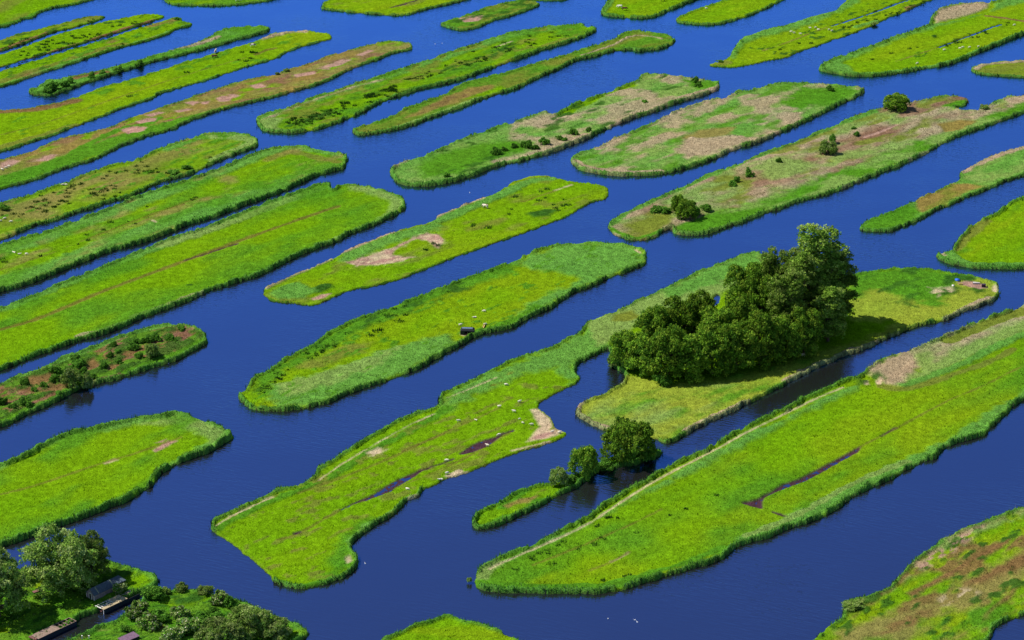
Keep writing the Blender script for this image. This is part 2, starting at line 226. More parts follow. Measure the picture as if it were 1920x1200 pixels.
isle('large irregular island with sheep pasture, sandy spit and the tall grove', 'meadow', (1.0, 1.2),
 '397,985 400,974 420,963 440,953 470,940 500,925 525,913 555,908 575,900 588,890 595,878 615,865 640,850 670,830 700,812 730,795 760,780 790,768 812,762 822,758 824,740 840,730 860,722 885,710 905,702 925,690 960,673 1000,660 1030,652 1060,635 1085,623 1100,604 1125,592 1150,583 1190,565 1220,552 1250,538 1280,523 1310,507 1340,497 1370,485 1400,474 1415,470 1425,474 1450,492 1500,506 1550,515 1587,516 1615,510 1655,503 1715,501 1772,507 1800,512 1830,520 1865,530 1874,545 1872,557 1850,572 1815,582 1790,595 1760,605 1720,613 1690,625 1650,642 1620,656 1580,670 1540,688 1500,707 1470,725 1440,741 1390,765 1360,780 1325,795 1285,817 1252,832 1230,825 1200,822 1165,816 1130,807 1100,792 1082,780 1081,765 1095,752 1120,742 1160,722 1170,708 1168,700 1155,692 1141,680 1143,662 1135,656 1110,670 1085,682 1082,700 1086,717 1052,733 1008,760 1020,772 1032,782 1042,800 1060,807 1063,815 1045,826 1010,838 960,852 930,864 905,875 880,888 850,896 830,903 810,912 792,922 790,932 767,940 750,955 730,972 692,992 680,1003 660,1022 664,1034 673,1042 674,1062 642,1085 592,1100 555,1104 512,1093 507,1080 480,1058 450,1034 425,1013 397,996',
 ('reed', 'line', '397,980 440,956 500,928 560,910 595,884 650,846 730,798 812,764', .6),
 ('bare', 'line', '405,987 425,973 450,961 480,947 510,933', .34), ('bare', 'line', '598,901 640,871 700,835 760,801 790,787 815,777', .26), ('bare', 'line', '838,747 870,735 930,710', .22),
 ('reed', 'poly', '830,745 900,712 960,682 1040,655 1100,618 1140,600 1140,650 1110,668 1085,680 1080,712 1070,722 1040,690 990,700 930,722 860,760 830,775', 2.2),
 ('lush', 'line', '410,990 500,942 600,905 700,845 800,790 840,765', 1.3),
 ('pale', 'poly', '1100,606 1150,585 1250,540 1415,471 1430,480 1420,520 1330,560 1250,590 1190,610 1150,640 1120,650', 1.5), ('reed', 'poly', '1240,545 1415,471 1430,480 1420,510 1330,540 1260,560', 2.5), ('olive', 'poly', '1150,590 1185,583 1200,595 1180,604 1150,602', 1),
 ('lush', 'line', '664,1026 672,1040 670,1064 640,1083 590,1098 555,1102 512,1090', 1.2), ('lush', 'poly', '730,972 660,1022 670,1060 610,1090 620,1040 640,1000 690,970', 3),
 ('reed', 'line', '770,938 730,970 692,990 660,1020', 1.4),
 ('bare', 'poly', '996,768 1008,766 1030,784 1040,800 1058,808 1040,818 1010,826 985,830 1000,815 1012,800 1002,785', .5), ('pink', 'poly', '994,822 1020,812 1046,806 1030,818 1005,826', .6), ('bare', 'line', '960,845 990,838 1030,828', .35),
 ('bare', 'poly', '688,850 708,838 730,842 712,853 692,856', .6), ('bare', 'line', '838,892 862,884', .8), ('bare', 'line', '880,884 850,892 830,900', .35), ('bare', 'poly', '646,1045 656,1042 662,1052 652,1056', .5), ('bare', 'line', '770,936 792,929', .6),
 ('brown', 'line', '755,846 790,831 820,818 845,806', .5), ('track', 'line', '560,925 680,880 755,848 880,790 935,765', .5), ('track', 'line', '520,1012 560,1000 640,955 700,930 850,870 960,808', .4), ('mud', 'line', '553,1000 562,997', .4), ('mud', 'line', '640,954 668,941 690,933', .3),
 ('mud', 'poly', '684,936 705,925 735,905 758,894 790,881 775,893 740,912 732,919 710,927', .15), ('mud', 'line', '790,882 830,868 850,860', .3), ('mud', 'poly', '864,850 885,836 900,828 930,820 944,811 925,826 905,838 885,846', .15), ('mud', 'line', '940,814 962,806', .3),
 ('olive', 'noise', (2.4, .64, .06), '397,985 620,880 820,760 960,700 1060,720 1060,830 760,960 640,1080 520,1090'),
 ('lawn', 'poly', '1168,700 1250,720 1400,700 1500,670 1640,630 1700,600 1870,540 1880,556 1700,630 1500,712 1300,815 1250,835 1080,785 1080,755', 3), ('lawn', 'poly', '1240,728 1400,712 1520,676 1640,640 1700,600 1780,575 1840,560 1700,618 1560,668 1440,722 1330,770 1240,790 1130,770', 4), ('lush', 'noise', (5, .58, .1), '1090,750 1300,720 1650,640 1880,530 1880,570 1500,710 1250,830 1090,790'),
 ('pale', 'noise', (9, .53, .1), '1090,740 1300,720 1400,720 1300,800 1200,820 1100,790'), ('lawn', 'poly', '1585,560 1620,545 1700,545 1760,560 1740,590 1650,605 1600,590', 2.5),
 ('lawn', 'poly', '1590,530 1700,505 1880,530 1880,570 1760,600 1600,600', 2), ('lush', 'poly', '1590,515 1720,503 1800,516 1780,545 1760,580 1700,560 1650,545 1590,560', 2.5), ('dark', 'noise', (5, .6, .06), '1590,515 1720,503 1830,522 1860,560 1760,590 1650,560 1590,560'), ('dry', 'line', '1100,790 1082,775 1090,756 1120,742 1162,720', .9), ('dry', 'line', '1140,806 1100,792 1084,778', 1.2), ('dry', 'line', '1600,660 1680,632 1750,608', 1.3), ('dry', 'line', '1290,808 1360,775 1400,757', 1.4), ('dry', 'line', '1480,715 1540,685 1600,658', 1.6), ('dry', 'line', '1780,598 1820,580 1858,562', 2),
 ('bare', 'noise', (3, .55, .08), '1740,540 1780,540 1800,556 1770,568'), ('pink', 'poly', '1794,529 1815,527 1845,534 1850,540 1838,542 1800,535', .5), ('bare', 'poly', '1862,534 1872,540 1870,548 1862,546', .4), ('dark', 'poly', '1772,520 1800,515 1832,524 1820,528 1795,527 1780,530', .7), ('ditch', 'poly', '1336,572 1342,556 1346,552 1347,566', .3),
 nofr=['390,998 440,1004 505,1060 522,1084 490,1100 380,1030', '1010,758 1070,735 1080,722 1060,715 1000,745', '1040,780 1075,800 1075,830 1000,850 900,885 800,920 790,915 900,865 1010,828 1030,815', '990,765 1010,755 1050,800 1020,800'])
isle('thin island with a reed rim and three trees at its right end', 'lush', (1.1, 1.3), '885,975 885,970 892,960 915,948 935,940 960,924 985,912 1015,905 1035,900 1060,893 1100,880 1125,866 1150,852 1200,842 1230,840 1242,846 1240,854 1225,862 1190,872 1150,880 1120,888 1095,905 1075,918 1040,935 1000,955 960,975 930,988 900,993 888,988',
 ('ochre', 'poly', '945,950 970,938 1010,918 1040,912 1030,924 1000,938 960,956', .7), ('meadow', 'noise', (3, .5, .1), None), ('brown', 'poly', '1100,868 1118,866 1118,874 1105,876', .4))
isle('largest bright pasture at lower right with a sandy track along its reeds', 'meadow', (1.2, 1.4),
 '888,1088 888,1082 895,1070 912,1055 940,1038 960,1030 1000,1015 1050,990 1100,965 1150,930 1195,905 1230,885 1270,862 1320,840 1360,818 1400,795 1440,774 1465,765 1500,745 1540,727 1580,710 1605,703 1625,690 1650,672 1700,655 1750,635 1790,618 1830,600 1870,585 1920,568 2050,525 2050,715 1920,752 1890,775 1865,797 1840,820 1802,830 1780,838 1765,850 1760,860 1732,867 1680,895 1665,902 1625,920 1595,937 1570,955 1540,972 1495,987 1465,1000 1440,1010 1410,1018 1380,1027 1360,1045 1330,1058 1285,1070 1240,1086 1200,1098 1160,1108 1130,1113 1080,1114 1020,1113 980,1113 940,1112 905,1107 890,1098',
 ('lush', 'noise', (16, .52, .12), None), ('yellow', 'noise', (13, .58, .1), None),
 ('reed', 'poly', '930,1060 1000,1030 1100,985 1150,955 1210,920 1290,875 1400,815 1470,785 1560,738 1615,720 1600,735 1520,770 1440,812 1350,860 1280,895 1210,928 1130,968 1050,1005 960,1050 920,1070', 1.4),
 ('bare', 'line', '918,1069 940,1057 1000,1031 1060,1004 1110,978 1160,945 1210,913 1260,885 1330,850 1400,811 1445,789 1490,767 1540,743 1580,727', .34), ('pale', 'line', '905,1085 915,1070 930,1058', 1.5),
 ('dry', 'poly', '1625,695 1660,675 1720,655 1770,640 1750,665 1720,695 1700,722 1660,722 1640,708', 1.5), ('pale', 'poly', '1700,660 1800,620 1920,572 2050,530 2050,580 1920,625 1850,660 1780,690 1720,722 1690,722 1730,690', 2), ('dry', 'noise', (6, .56, .1), '1620,700 1700,655 1920,570 2050,530 2050,570 1920,600 1780,660 1700,725'), ('olive', 'line', '1780,640 1860,605 1920,584', 2.0), ('reed', 'line', '1700,724 1790,690 1860,655 1920,628', 1.4), ('olive', 'line', '1650,724 1700,730 1780,705 1850,680 1900,655', 1.2),
 ('bare', 'poly', '1618,716 1628,714 1630,722 1620,722', .3), ('bare', 'poly', '1642,714 1654,712 1652,722 1643,721', .3), ('dark', 'noise', (2.5, .55, .06), '1600,706 1650,698 1665,712 1650,722 1605,722'),
 ('reed', 'poly', '1680,895 1765,850 1840,818 1890,772 1920,750 2050,712 2050,690 1920,738 1870,760 1830,790 1790,815 1740,845 1680,870 1620,895 1560,925 1500,960 1440,985 1380,1010 1370,1035 1440,1012 1540,972 1600,935', 1.5), ('pale', 'line', '1400,1006 1500,965 1560,930 1620,898 1700,868', 1.2),
 ('lush', 'line', '900,1098 960,1100 1050,1103 1140,1100 1230,1078 1300,1055 1360,1030', 2.0), ('yellow', 'line', '1250,1076 1310,1058 1345,1045', 1.0),
 ('mud', 'poly', '1393,943 1420,938 1445,925 1470,908 1500,898 1550,872 1588,852 1612,838 1606,846 1560,872 1510,900 1490,907 1455,920 1432,930 1426,940 1427,952', .15), ('mud', 'line', '1653,817 1672,806 1680,802', .5), ('track', 'line', '1612,838 1680,803 1780,750 1840,725 1900,695 1960,670', .35), ('track', 'line', '1000,1060 1100,1020 1180,985 1240,955', .35), ('bare', 'line', '1145,1054 1165,1045 1178,1036', .3), ('mud', 'line', '1450,960 1474,968', .35), ('track', 'line', '1105,1070 1150,1052 1180,1035', .35))
isle('rough marshy island with brown streaks in the bottom right corner', 'lush', (.8, 1.5), '1480,1230 1500,1210 1520,1195 1545,1178 1575,1155 1580,1143 1590,1125 1625,1113 1650,1105 1670,1093 1700,1062 1715,1045 1750,1020 1775,1002 1810,985 1850,970 1890,957 1920,945 2050,910 2050,1100 1920,1155 1885,1168 1865,1182 1855,1205 1800,1240 1700,1300 1450,1300',
 ('meadow', 'noise', (7, .47, .12), None), ('pale', 'line', '1590,1130 1650,1108 1700,1070 1760,1030 1840,990 1920,955', 2.2), ('brown', 'noise', (5, .55, .08), None), ('yellow', 'noise', (4, .6, .08), None),
 ('tan', 'poly', '1560,1195 1640,1160 1720,1140 1780,1110 1850,1070 1920,1030 1980,1010 1980,1045 1920,1070 1850,1105 1780,1140 1700,1170 1640,1200 1560,1230', 3), ('brown', 'poly', '1760,1135 1830,1085 1900,1045 1980,1010 1980,1040 1900,1075 1830,1115', 1.5), ('brown', 'poly', '1700,1112 1745,1090 1800,1058 1850,1030 1900,1005 1890,1020 1820,1060 1760,1095 1710,1122', .8), ('brown', 'poly', '1650,1190 1700,1160 1760,1135 1740,1160 1690,1190', 1.5), ('tan', 'noise', (6, .55, .1), '1650,1200 1800,1110 1920,1050 1980,1030 1980,1060 1850,1130 1700,1210'), ('dark', 'noise', (3, .68, .05), None),
 ('pink', 'noise', (1.6, .48, .06), '1715,1062 1740,1045 1790,1012 1830,985 1848,980 1850,992 1820,1008 1780,1042 1730,1068'), ('dark', 'noise', (2, .6, .05), '1715,1062 1790,1012 1848,980 1850,992 1790,1045 1730,1068'), ('bare', 'noise', (2, .6, .06), '1760,1125 1800,1105 1830,1110 1800,1135 1770,1135'))
isle('green island in the centre with a small black shelter', 'meadow', (1.2, 1.3), '448,745 460,728 480,706 510,690 540,668 580,650 620,622 665,599 700,587 730,575 792,552 835,535 880,517 920,504 960,489 992,472 1030,461 1060,455 1110,453 1172,457 1197,465 1213,475 1212,485 1210,496 1177,510 1147,520 1115,537 1080,548 1067,555 1047,570 1025,584 990,597 960,617 905,627 870,645 830,667 780,695 740,709 705,722 660,737 620,755 575,766 530,772 480,770 455,757',
 ('yellow', 'noise', (13, .5, .12), None), ('lush', 'poly', '480,706 580,650 665,599 792,552 880,517 960,489 1000,480 960,510 880,540 800,570 700,610 620,650 540,695 500,730 480,740', 2.5),
 ('reed', 'poly', '960,495 1060,457 1172,459 1210,480 1200,496 1150,515 1080,545 1030,575 990,590 950,600 990,570 1060,540 1090,520 1040,510 1000,505', 2.5), ('reed', 'poly', '510,725 560,710 640,690 700,665 760,645 840,625 860,645 780,690 700,720 600,755 530,765 505,750', 2), ('pale', 'poly', '520,722 600,700 700,668 760,648 720,680 640,715 540,745', 2), ('lush', 'line', '900,625 960,605 1010,580', 2.4), ('dark', 'noise', (2.6, .62, .05), '470,730 540,675 680,600 800,560 860,530 900,525 880,545 700,610 560,680 500,730 490,760'), ('olive', 'poly', '560,690 640,650 700,640 680,660 600,690', 2), ('bare', 'poly', '862,624 884,624 884,629 866,629', .3), ('bare', 'line', '1192,470 1200,475', .4), ('lush', 'noise', (2.2, .7, .05), None))
isle('green island in the centre with one cow and a pinkish crescent of cut reed', 'meadow', (.4, .5), '493,547 495,543 505,535 540,520 570,507 600,495 640,477 660,464 700,450 740,435 780,422 810,415 825,403 850,393 880,380 930,362 960,342 990,330 1020,328 1040,332 1080,340 1120,344 1135,350 1142,357 1137,372 1110,381 1080,397 1055,410 1010,427 960,445 917,460 830,492 755,522 705,536 655,546 592,572 555,571 512,565 495,555',
 ('yellow', 'noise', (12, .53, .12), None), ('olive', 'noise', (5, .62, .08), None), ('reed', 'poly', '640,478 740,437 812,416 830,425 800,440 740,455 700,470 660,490 640,490', 1.5), ('reed', 'line', '820,416 870,395 940,365 990,342 1030,336', 2.0), ('dry', 'line', '640,476 665,466 700,450 750,431', .8), ('dry', 'line', '815,410 850,393 905,372', .8), ('dry', 'line', '500,541 550,517 620,487', .5),
 ('pink', 'poly', '650,492 700,478 735,465 770,448 800,438 825,440 832,452 822,465 812,460 800,450 780,448 745,465 735,478 760,482 775,482 740,492 700,497 670,498', .5), ('bare', 'noise', (1.6, .5, .05), '650,492 700,478 735,465 770,448 800,438 825,440 832,452 822,465 812,460 800,450 780,448 745,465 735,478 760,482 775,482 740,492 700,497 670,498'),
 ('dark', 'poly', '575,545 600,535 622,533 625,540 600,548 580,552', 1), ('reed', 'poly', '500,550 530,535 560,530 590,545 570,560 520,562', 1.5), ('pink', 'poly', '582,560 600,553 622,550 605,560 588,563', .5), ('dark', 'poly', '990,400 1020,393 1042,395 1030,405 1000,410', 1), ('bare', 'line', '1040,357 1055,352 1072,346', .4), ('track', 'line', '980,378 1040,358', .5))
isle('long island with dark rush tufts and reed rim at upper centre', 'meadow', (1.1, 1.3), '481,225 482,222 500,213 520,207 545,200 570,190 600,178 640,166 670,155 700,147 740,133 780,120 820,107 860,92 900,80 940,66 960,60 1000,54 1030,49 1060,46 1090,45 1097,50 1115,52 1117,60 1100,68 1060,82 1020,93 990,105 960,115 920,130 880,145 840,157 800,165 760,177 720,190 690,207 660,220 630,232 600,242 570,248 530,250 500,247 485,240',
 ('reed', 'line', '490,220 600,184 700,152 800,118 900,85 960,66 1060,50', 3), ('dry', 'line', '495,226 560,200 640,172 720,150', .8), ('lush', 'noise', (6, .5, .12), None), ('olive', 'noise', (4, .6, .1), None), ('pale', 'poly', '483,230 500,222 530,222 520,240 560,246 520,249 495,244', 1),
 ('dark', 'noise', (2.2, .5, .05), '520,236 560,215 610,205 640,215 580,230 550,243'), ('dark', 'noise', (2.2, .42, .05), '640,190 690,176 740,160 730,172 680,180 650,192'), ('dark', 'noise', (2.2, .56, .05), '790,140 860,120 960,80 980,84 880,130 800,142'), ('bare', 'line', '930,88 960,78', .4))
isle('slim island with an orange brown streak at upper centre', 'olive', (1.1, 1.2), '660,248 662,244 680,235 710,227 740,217 760,203 785,195 805,186 830,178 855,163 880,153 910,145 940,137 960,133 1000,120 1040,108 1080,96 1120,83 1150,74 1165,64 1190,58 1220,62 1250,67 1264,75 1263,82 1240,92 1210,96 1195,97 1180,94 1150,97 1120,105 1080,115 1045,132 1010,147 980,162 960,170 930,178 900,188 870,200 840,212 800,225 770,237 740,245 700,252 675,254 663,251',
 ('lush', 'noise', (6, .52, .12), None), ('ochre', 'poly', '760,222 800,200 840,180 880,165 920,160 930,168 900,175 860,190 820,205 780,218', 1.2), ('brown', 'noise', (4, .55, .08), '760,222 840,180 920,160 930,168 860,190 780,218'), ('meadow', 'poly', '870,186 940,160 950,166 900,182', .8), ('pale', 'line', '740,240 820,214 880,192 900,184', 1.2), ('dry', 'line', '1090,105 1150,85 1180,70 1210,68 1240,74', .5))
isle('reedy grey green island with a row of bushes along its lower shore', 'reed', (1.3, 1.6), '732,325 733,318 745,308 767,299 790,293 820,282 850,268 880,255 910,245 940,235 960,230 1000,215 1025,210 1035,215 1060,203 1085,190 1110,183 1140,172 1170,160 1195,152 1200,142 1225,139 1250,141 1280,145 1300,147 1330,152 1347,154 1349,160 1347,168 1330,176 1300,185 1260,198 1220,213 1190,222 1165,232 1130,247 1100,262 1060,277 1030,288 990,300 950,308 920,317 880,333 840,344 800,350 765,350 745,343 735,334',
 ('pale', 'noise', (8, .47, .12), None), ('dry', 'noise', (7, .5, .06), '960,235 1240,140 1350,155 1340,175 1000,300 940,300'), ('dry', 'poly', '1000,225 1080,215 1130,200 1110,212 1060,228 1010,242 990,238', 2), ('dry', 'line', '1345,166 1290,182 1230,203 1160,230', 1.6), ('dry', 'line', '1100,255 1060,270 990,290 930,304', 2.0), ('lush', 'poly', '800,300 850,280 900,270 960,262 1000,268 1000,285 930,300 870,325 800,335 780,320', 4), ('meadow', 'poly', '1035,215 1085,191 1140,173 1190,154 1195,162 1150,175 1080,210 1045,220', 1), ('dry', 'line', '738,316 755,304 800,290', 1), ('lush', 'poly', '1280,150 1340,155 1345,162 1310,170 1290,160', 1.5), ('dark', 'noise', (4, .68, .06), None))
isle('broad reedy island with pale dry patches right of centre', 'reed', (1.2, 1.5), '1071,302 1072,296 1085,288 1105,280 1130,272 1150,260 1175,252 1200,240 1220,234 1240,222 1265,210 1300,197 1330,187 1365,182 1380,170 1400,172 1420,165 1450,157 1480,155 1520,156 1560,160 1600,162 1619,170 1618,175 1600,187 1575,197 1545,212 1520,224 1490,238 1460,252 1440,261 1410,273 1380,280 1350,295 1330,303 1300,312 1270,322 1240,328 1200,330 1150,330 1110,325 1085,317 1073,308',
 ('pale', 'noise', (8, .5, .12), None), ('dry', 'noise', (7, .49, .06), None), ('lush', 'poly', '1500,165 1600,165 1615,172 1570,190 1500,205 1460,195', 3), ('dry', 'line', '1120,280 1200,244 1280,208 1370,180', 1.5), ('tan', 'poly', '1270,262 1310,245 1380,238 1370,252 1300,268', 1.2), ('lush', 'noise', (6, .6, .06), None), ('dry', 'poly', '1280,262 1380,255 1420,262 1350,285 1290,300 1270,285', 2), ('dry', 'poly', '1455,215 1510,210 1500,228 1470,236', 1.5), ('dry', 'line', '1078,304 1110,318 1200,324 1240,322', 1.4))
isle('long heathy island with brown grasses, bushes and a side notch', 'dry', (1.1, 1.4), '1140,427 1141,420 1155,408 1175,397 1205,382 1240,367 1280,350 1320,330 1360,315 1400,300 1440,282 1480,270 1520,252 1560,237 1600,218 1640,205 1660,198 1700,192 1740,185 1770,180 1800,180 1815,185 1817,193 1805,200 1790,205 1810,207 1835,204 1857,195 1885,182 1900,180 1920,178 2050,150 2050,175 1920,213 1895,222 1870,230 1845,240 1810,252 1780,265 1760,275 1740,287 1710,301 1690,311 1665,320 1640,330 1600,347 1570,360 1540,369 1510,376 1490,382 1465,392 1440,399 1400,415 1370,425 1340,436 1310,442 1280,442 1262,437 1260,428 1245,435 1225,447 1200,452 1170,448 1148,438',
 ('heath', 'noise', (9, .52, .12), None), ('pale', 'noise', (8, .57, .08), None), ('olive', 'noise', (6, .64, .06), None), ('lush', 'poly', '1270,430 1340,400 1420,378 1520,340 1620,305 1700,275 1780,245 1860,215 1920,190 2000,170 2000,190 1920,213 1800,256 1700,300 1600,345 1500,380 1400,412 1300,440', 2.5), ('pale', 'noise', (6, .5, .1), '1270,430 1420,378 1620,305 1860,215 2000,170 2000,190 1800,256 1600,345 1400,412 1300,440'), ('reed', 'line', '1145,424 1175,402 1240,372 1330,332 1440,287 1560,240 1640,210', 1.1), ('olive', 'poly', '1170,425 1220,400 1260,400 1260,420 1220,440 1180,440', 3), ('lush', 'line', '1145,430 1170,442 1200,447 1240,435', 1.0), ('lush', 'poly', '1270,425 1330,405 1400,395 1440,390 1400,410 1320,437 1270,437', 1.5), ('ochre', 'poly', '1760,235 1800,225 1830,228 1800,245 1770,250', 1), ('pink', 'line', '1620,258 1650,248 1680,235', .7), ('lush', 'poly', '1765,200 1812,185 1815,195 1790,204', .8), ('dry', 'poly', '1880,188 1920,180 1990,165 1980,178 1900,198', 1))
isle('thin island with an orange patch at the right edge', 'reed', (.9, 1.1), '1610,428 1612,422 1625,412 1645,405 1665,398 1690,387 1710,378 1730,367 1750,360 1770,350 1795,338 1800,333 1797,326 1815,315 1840,300 1870,288 1900,278 1920,272 2050,235 2050,285 1920,330 1880,344 1850,358 1815,370 1790,382 1760,393 1735,408 1715,417 1690,427 1670,434 1640,435 1612,432',
 ('lush', 'poly', '1610,430 1650,403 1700,384 1730,395 1700,425 1660,435 1620,435', 2), ('ochre', 'poly', '1715,376 1750,358 1780,346 1810,345 1840,350 1800,368 1760,385 1730,400 1720,392', 1), ('olive', 'noise', (5, .55, .1), '1710,380 1780,346 1850,340 1850,360 1760,395 1720,400'), ('pale', 'noise', (6, .5, .1), '1800,335 1850,296 1920,272 2050,235 2050,280 1920,325 1850,350'), ('dry', 'line', '1805,326 1830,310 1880,290 1990,255', 1.5))
isle('rounded bright pasture with a reed hem at the right edge', 'meadow', (1.2, 1.6), '1757,479 1757,475 1765,471 1780,470 1788,460 1795,447 1808,437 1815,425 1840,410 1865,398 1880,385 1905,372 1920,367 2050,325 2050,495 1920,504 1870,505 1830,504 1800,500 1775,495 1760,485',
 ('yellow', 'noise', (9, .58, .1), None), ('lush', 'noise', (7, .6, .1), None), ('reed', 'line', '1780,478 1800,492 1840,498 1920,498 1990,495', 2.2), ('bare', 'line', '1766,476 1772,480', .5), ('olive', 'line', '1790,470 1815,445 1850,415', 1.5))
isle('small tip of an island with beige rim at the upper right edge', 'olive', (.8, 1.0), '1820,131 1822,127 1835,122 1870,117 1900,115 1920,112 2050,100 2050,155 1920,146 1880,144 1840,140 1825,136', ('yellow', 'noise', (8, .5, .1), None), ('dry', 'line', '1830,130 1850,122 1900,118 1980,112', .9))
isle('bright pasture with a straight blue ditch and sheep at upper right', 'yellow', (1.3, 1.8), '1536,130 1538,124 1550,115 1575,105 1600,97 1630,87 1650,80 1670,70 1700,60 1730,50 1740,47 1745,35 1755,22 1780,10 1810,7 1850,5 1880,-3 1920,-12 2050,-40 2050,25 1920,66 1880,82 1840,98 1800,115 1770,124 1730,130 1700,136 1670,140 1630,144 1590,143 1560,138 1540,133',
 ('meadow', 'noise', (16, .5, .12), None), ('reed', 'poly', '1536,130 1560,110 1650,80 1735,50 1790,40 1880,15 1960,-5 2000,-30 1920,-12 1870,5 1860,20 1840,28 1760,50 1700,68 1620,100 1580,118 1600,135 1660,137 1560,139', 1.5), ('dry', 'poly', '1752,35 1760,22 1790,12 1850,6 1852,14 1830,24 1790,36 1755,44', 1), ('reed', 'line', '1660,138 1740,128 1800,112 1850,90 1920,62 1990,40', 1.8), ('ditch', 'line', '1760,88 1790,77 1830,62 1860,50 1878,45', .45), ('brown', 'line', '1680,115 1720,102 1745,94 1760,88', .35), ('brown', 'line', '1850,30 1880,34 1920,40', 1.0), ('dark', 'poly', '1746,67 1756,65 1758,70 1750,72', .4), ('dark', 'noise', (2, .66, .05), '1690,110 1880,40 1890,46 1800,85 1700,116'))
isle('bright sheep pasture with a brown ditch and pointed left tip at upper right', 'yellow', (.3, .5), '1330,123 1332,120 1350,115 1365,108 1378,87 1390,72 1410,65 1440,54 1480,45 1520,32 1560,22 1575,12 1585,2 1600,-8 1650,-20 1800,-60 1960,-60 1900,-45 1800,-15 1750,0 1730,7 1700,22 1670,32 1640,47 1620,55 1580,70 1560,75 1530,88 1500,97 1480,107 1440,115 1400,123 1370,127 1335,125',
 ('meadow', 'noise', (14, .52, .12), None), ('reed', 'poly', '1366,108 1380,85 1392,70 1440,53 1520,31 1562,20 1590,0 1620,-12 1610,4 1570,25 1530,42 1480,58 1430,70 1400,80 1385,95 1375,110', 1.4), ('brown', 'line', '1430,95 1480,78 1520,62 1560,48', .35), ('ditch', 'line', '1560,48 1600,35 1640,22 1690,3 1740,-12', .5), ('reed', 'line', '1605,52 1645,40', 1.3), ('brown', 'poly', '1695,14 1715,8 1722,12 1700,20', .6), ('dark', 'noise', (2.2, .68, .05), None), ('olive', 'poly', '1332,122 1360,112 1375,118 1350,125', 1))
isle('smooth bright green island tip at the top edge, right of two cows', 'meadow', (.8, 1.2), '1266,39 1268,36 1280,28 1310,16 1340,6 1370,-3 1450,-30 1550,-60 1650,-60 1550,-30 1480,-5 1460,5 1440,15 1410,28 1385,36 1350,46 1310,47 1275,43', ('yellow', 'noise', (10, .56, .12), None))
isle('grazing island with a pair of cows at the top edge', 'yellow', (1.1, 1.4), '1127,22 1128,18 1135,8 1142,-3 1160,-20 1250,-60 1450,-60 1400,-40 1350,-15 1305,0 1280,10 1250,23 1230,32 1200,35 1150,32 1130,28', ('meadow', 'noise', (10, .5, .12), None), ('reed', 'line', '1132,22 1142,5 1155,-14', 1.4))
isle('small pointed marsh island with a pink bare patch at the top centre', 'lush', (.7, 1.3), '825,47 826,44 850,36 880,27 910,14 940,6 960,2 990,0 1010,5 1012,9 1010,12 985,22 960,30 930,38 900,50 870,58 850,55 830,50', ('olive', 'noise', (5, .5, .1), None), ('pink', 'poly', '860,36 885,30 910,30 895,40 872,42', .6), ('dark', 'noise', (3, .62, .06), None))
isle('green island with a dark ditch cut off by the top edge', 'meadow', (.7, 1.0), '602,14 605,8 620,0 640,-8 700,-40 900,-60 1000,-60 960,-40 910,-10 875,0 840,9 800,18 770,27 740,30 690,26 640,22 605,17', ('yellow', 'noise', (12, .52, .12), None), ('mud', 'line', '733,14 760,7 790,-3', .6), ('olive', 'noise', (5, .64, .08), None))
isle('sliver of green island at the top edge, left of centre', 'meadow', (.7, 1.0), '300,-10 308,0 320,9 360,11 410,12 450,9 490,4 520,-2 600,-30 700,-60 300,-60', ('lush', 'noise', (5, .5, .1), None))
isle('faint dark sliver of shore at the top edge centre', 'lush', (.7, 1.0), '940,-20 965,-6 990,1 1050,1 1080,-8 1150,-60 950,-60')
# ---------------------------------------------------------------- build the islands
KCOL = {k: np.array(v[0]) for k, v in K.items()}; KH = {k: v[1] for k, v in K.items()}
def area(p): return 0.5 * np.sum(p[:, 0] * np.roll(p[:, 1], -1) - np.roll(p[:, 0], -1) * p[:, 1])
def outline(pts, fh):
    px = P(pts); g = gpa(px, 0.0)
    if area(g) < 0: g = g[::-1]
    # photo shows the tops of the growth on the far shores: put the far water line nearer by the strip they hide
    t = np.roll(g, -1, 0) - np.roll(g, 1, 0); n = np.stack([t[:, 1], -t[:, 0]], 1); n /= np.linalg.norm(n, axis=1)[:, None] + 1e-9
    hide = (fh + 0.35) / math.tan(PITCH) * 0.62
    g = g - np.stack([0 * n[:, 0], hide * np.clip(n[:, 1] * 1.3, 0, 1)], 1)
    return catmull(g, 3)
def blades(p, h, wd, lean, col, colvar=0.25):
    n = len(p); a = rng.uniform(0, 2 * math.pi, n); ca = np.cos(a)[:, None]; sa = np.sin(a)[:, None]
    d = np.concatenate([ca, sa, 0 * ca], 1) * (wd[:, None] * 0.5)
    la = rng.uniform(0, 2 * math.pi, n); ll = (lean * h * rng.uniform(0.2, 1, n))[:, None]
    top = p + np.concatenate([np.cos(la)[:, None] * ll, np.sin(la)[:, None] * ll, h[:, None]], 1)
    v = np.stack([p - d, p + d, top + d * 0.25, top - d * 0.25], 1).reshape(-1, 3)
    c = col * rng.uniform(1 - colvar, 1 + colvar, n)[:, None]
    return v, np.repeat(c, 4, 0)
def quads(n): return np.arange(n * 4).reshape(n, 4)
ZB = 0.32
OUT = []
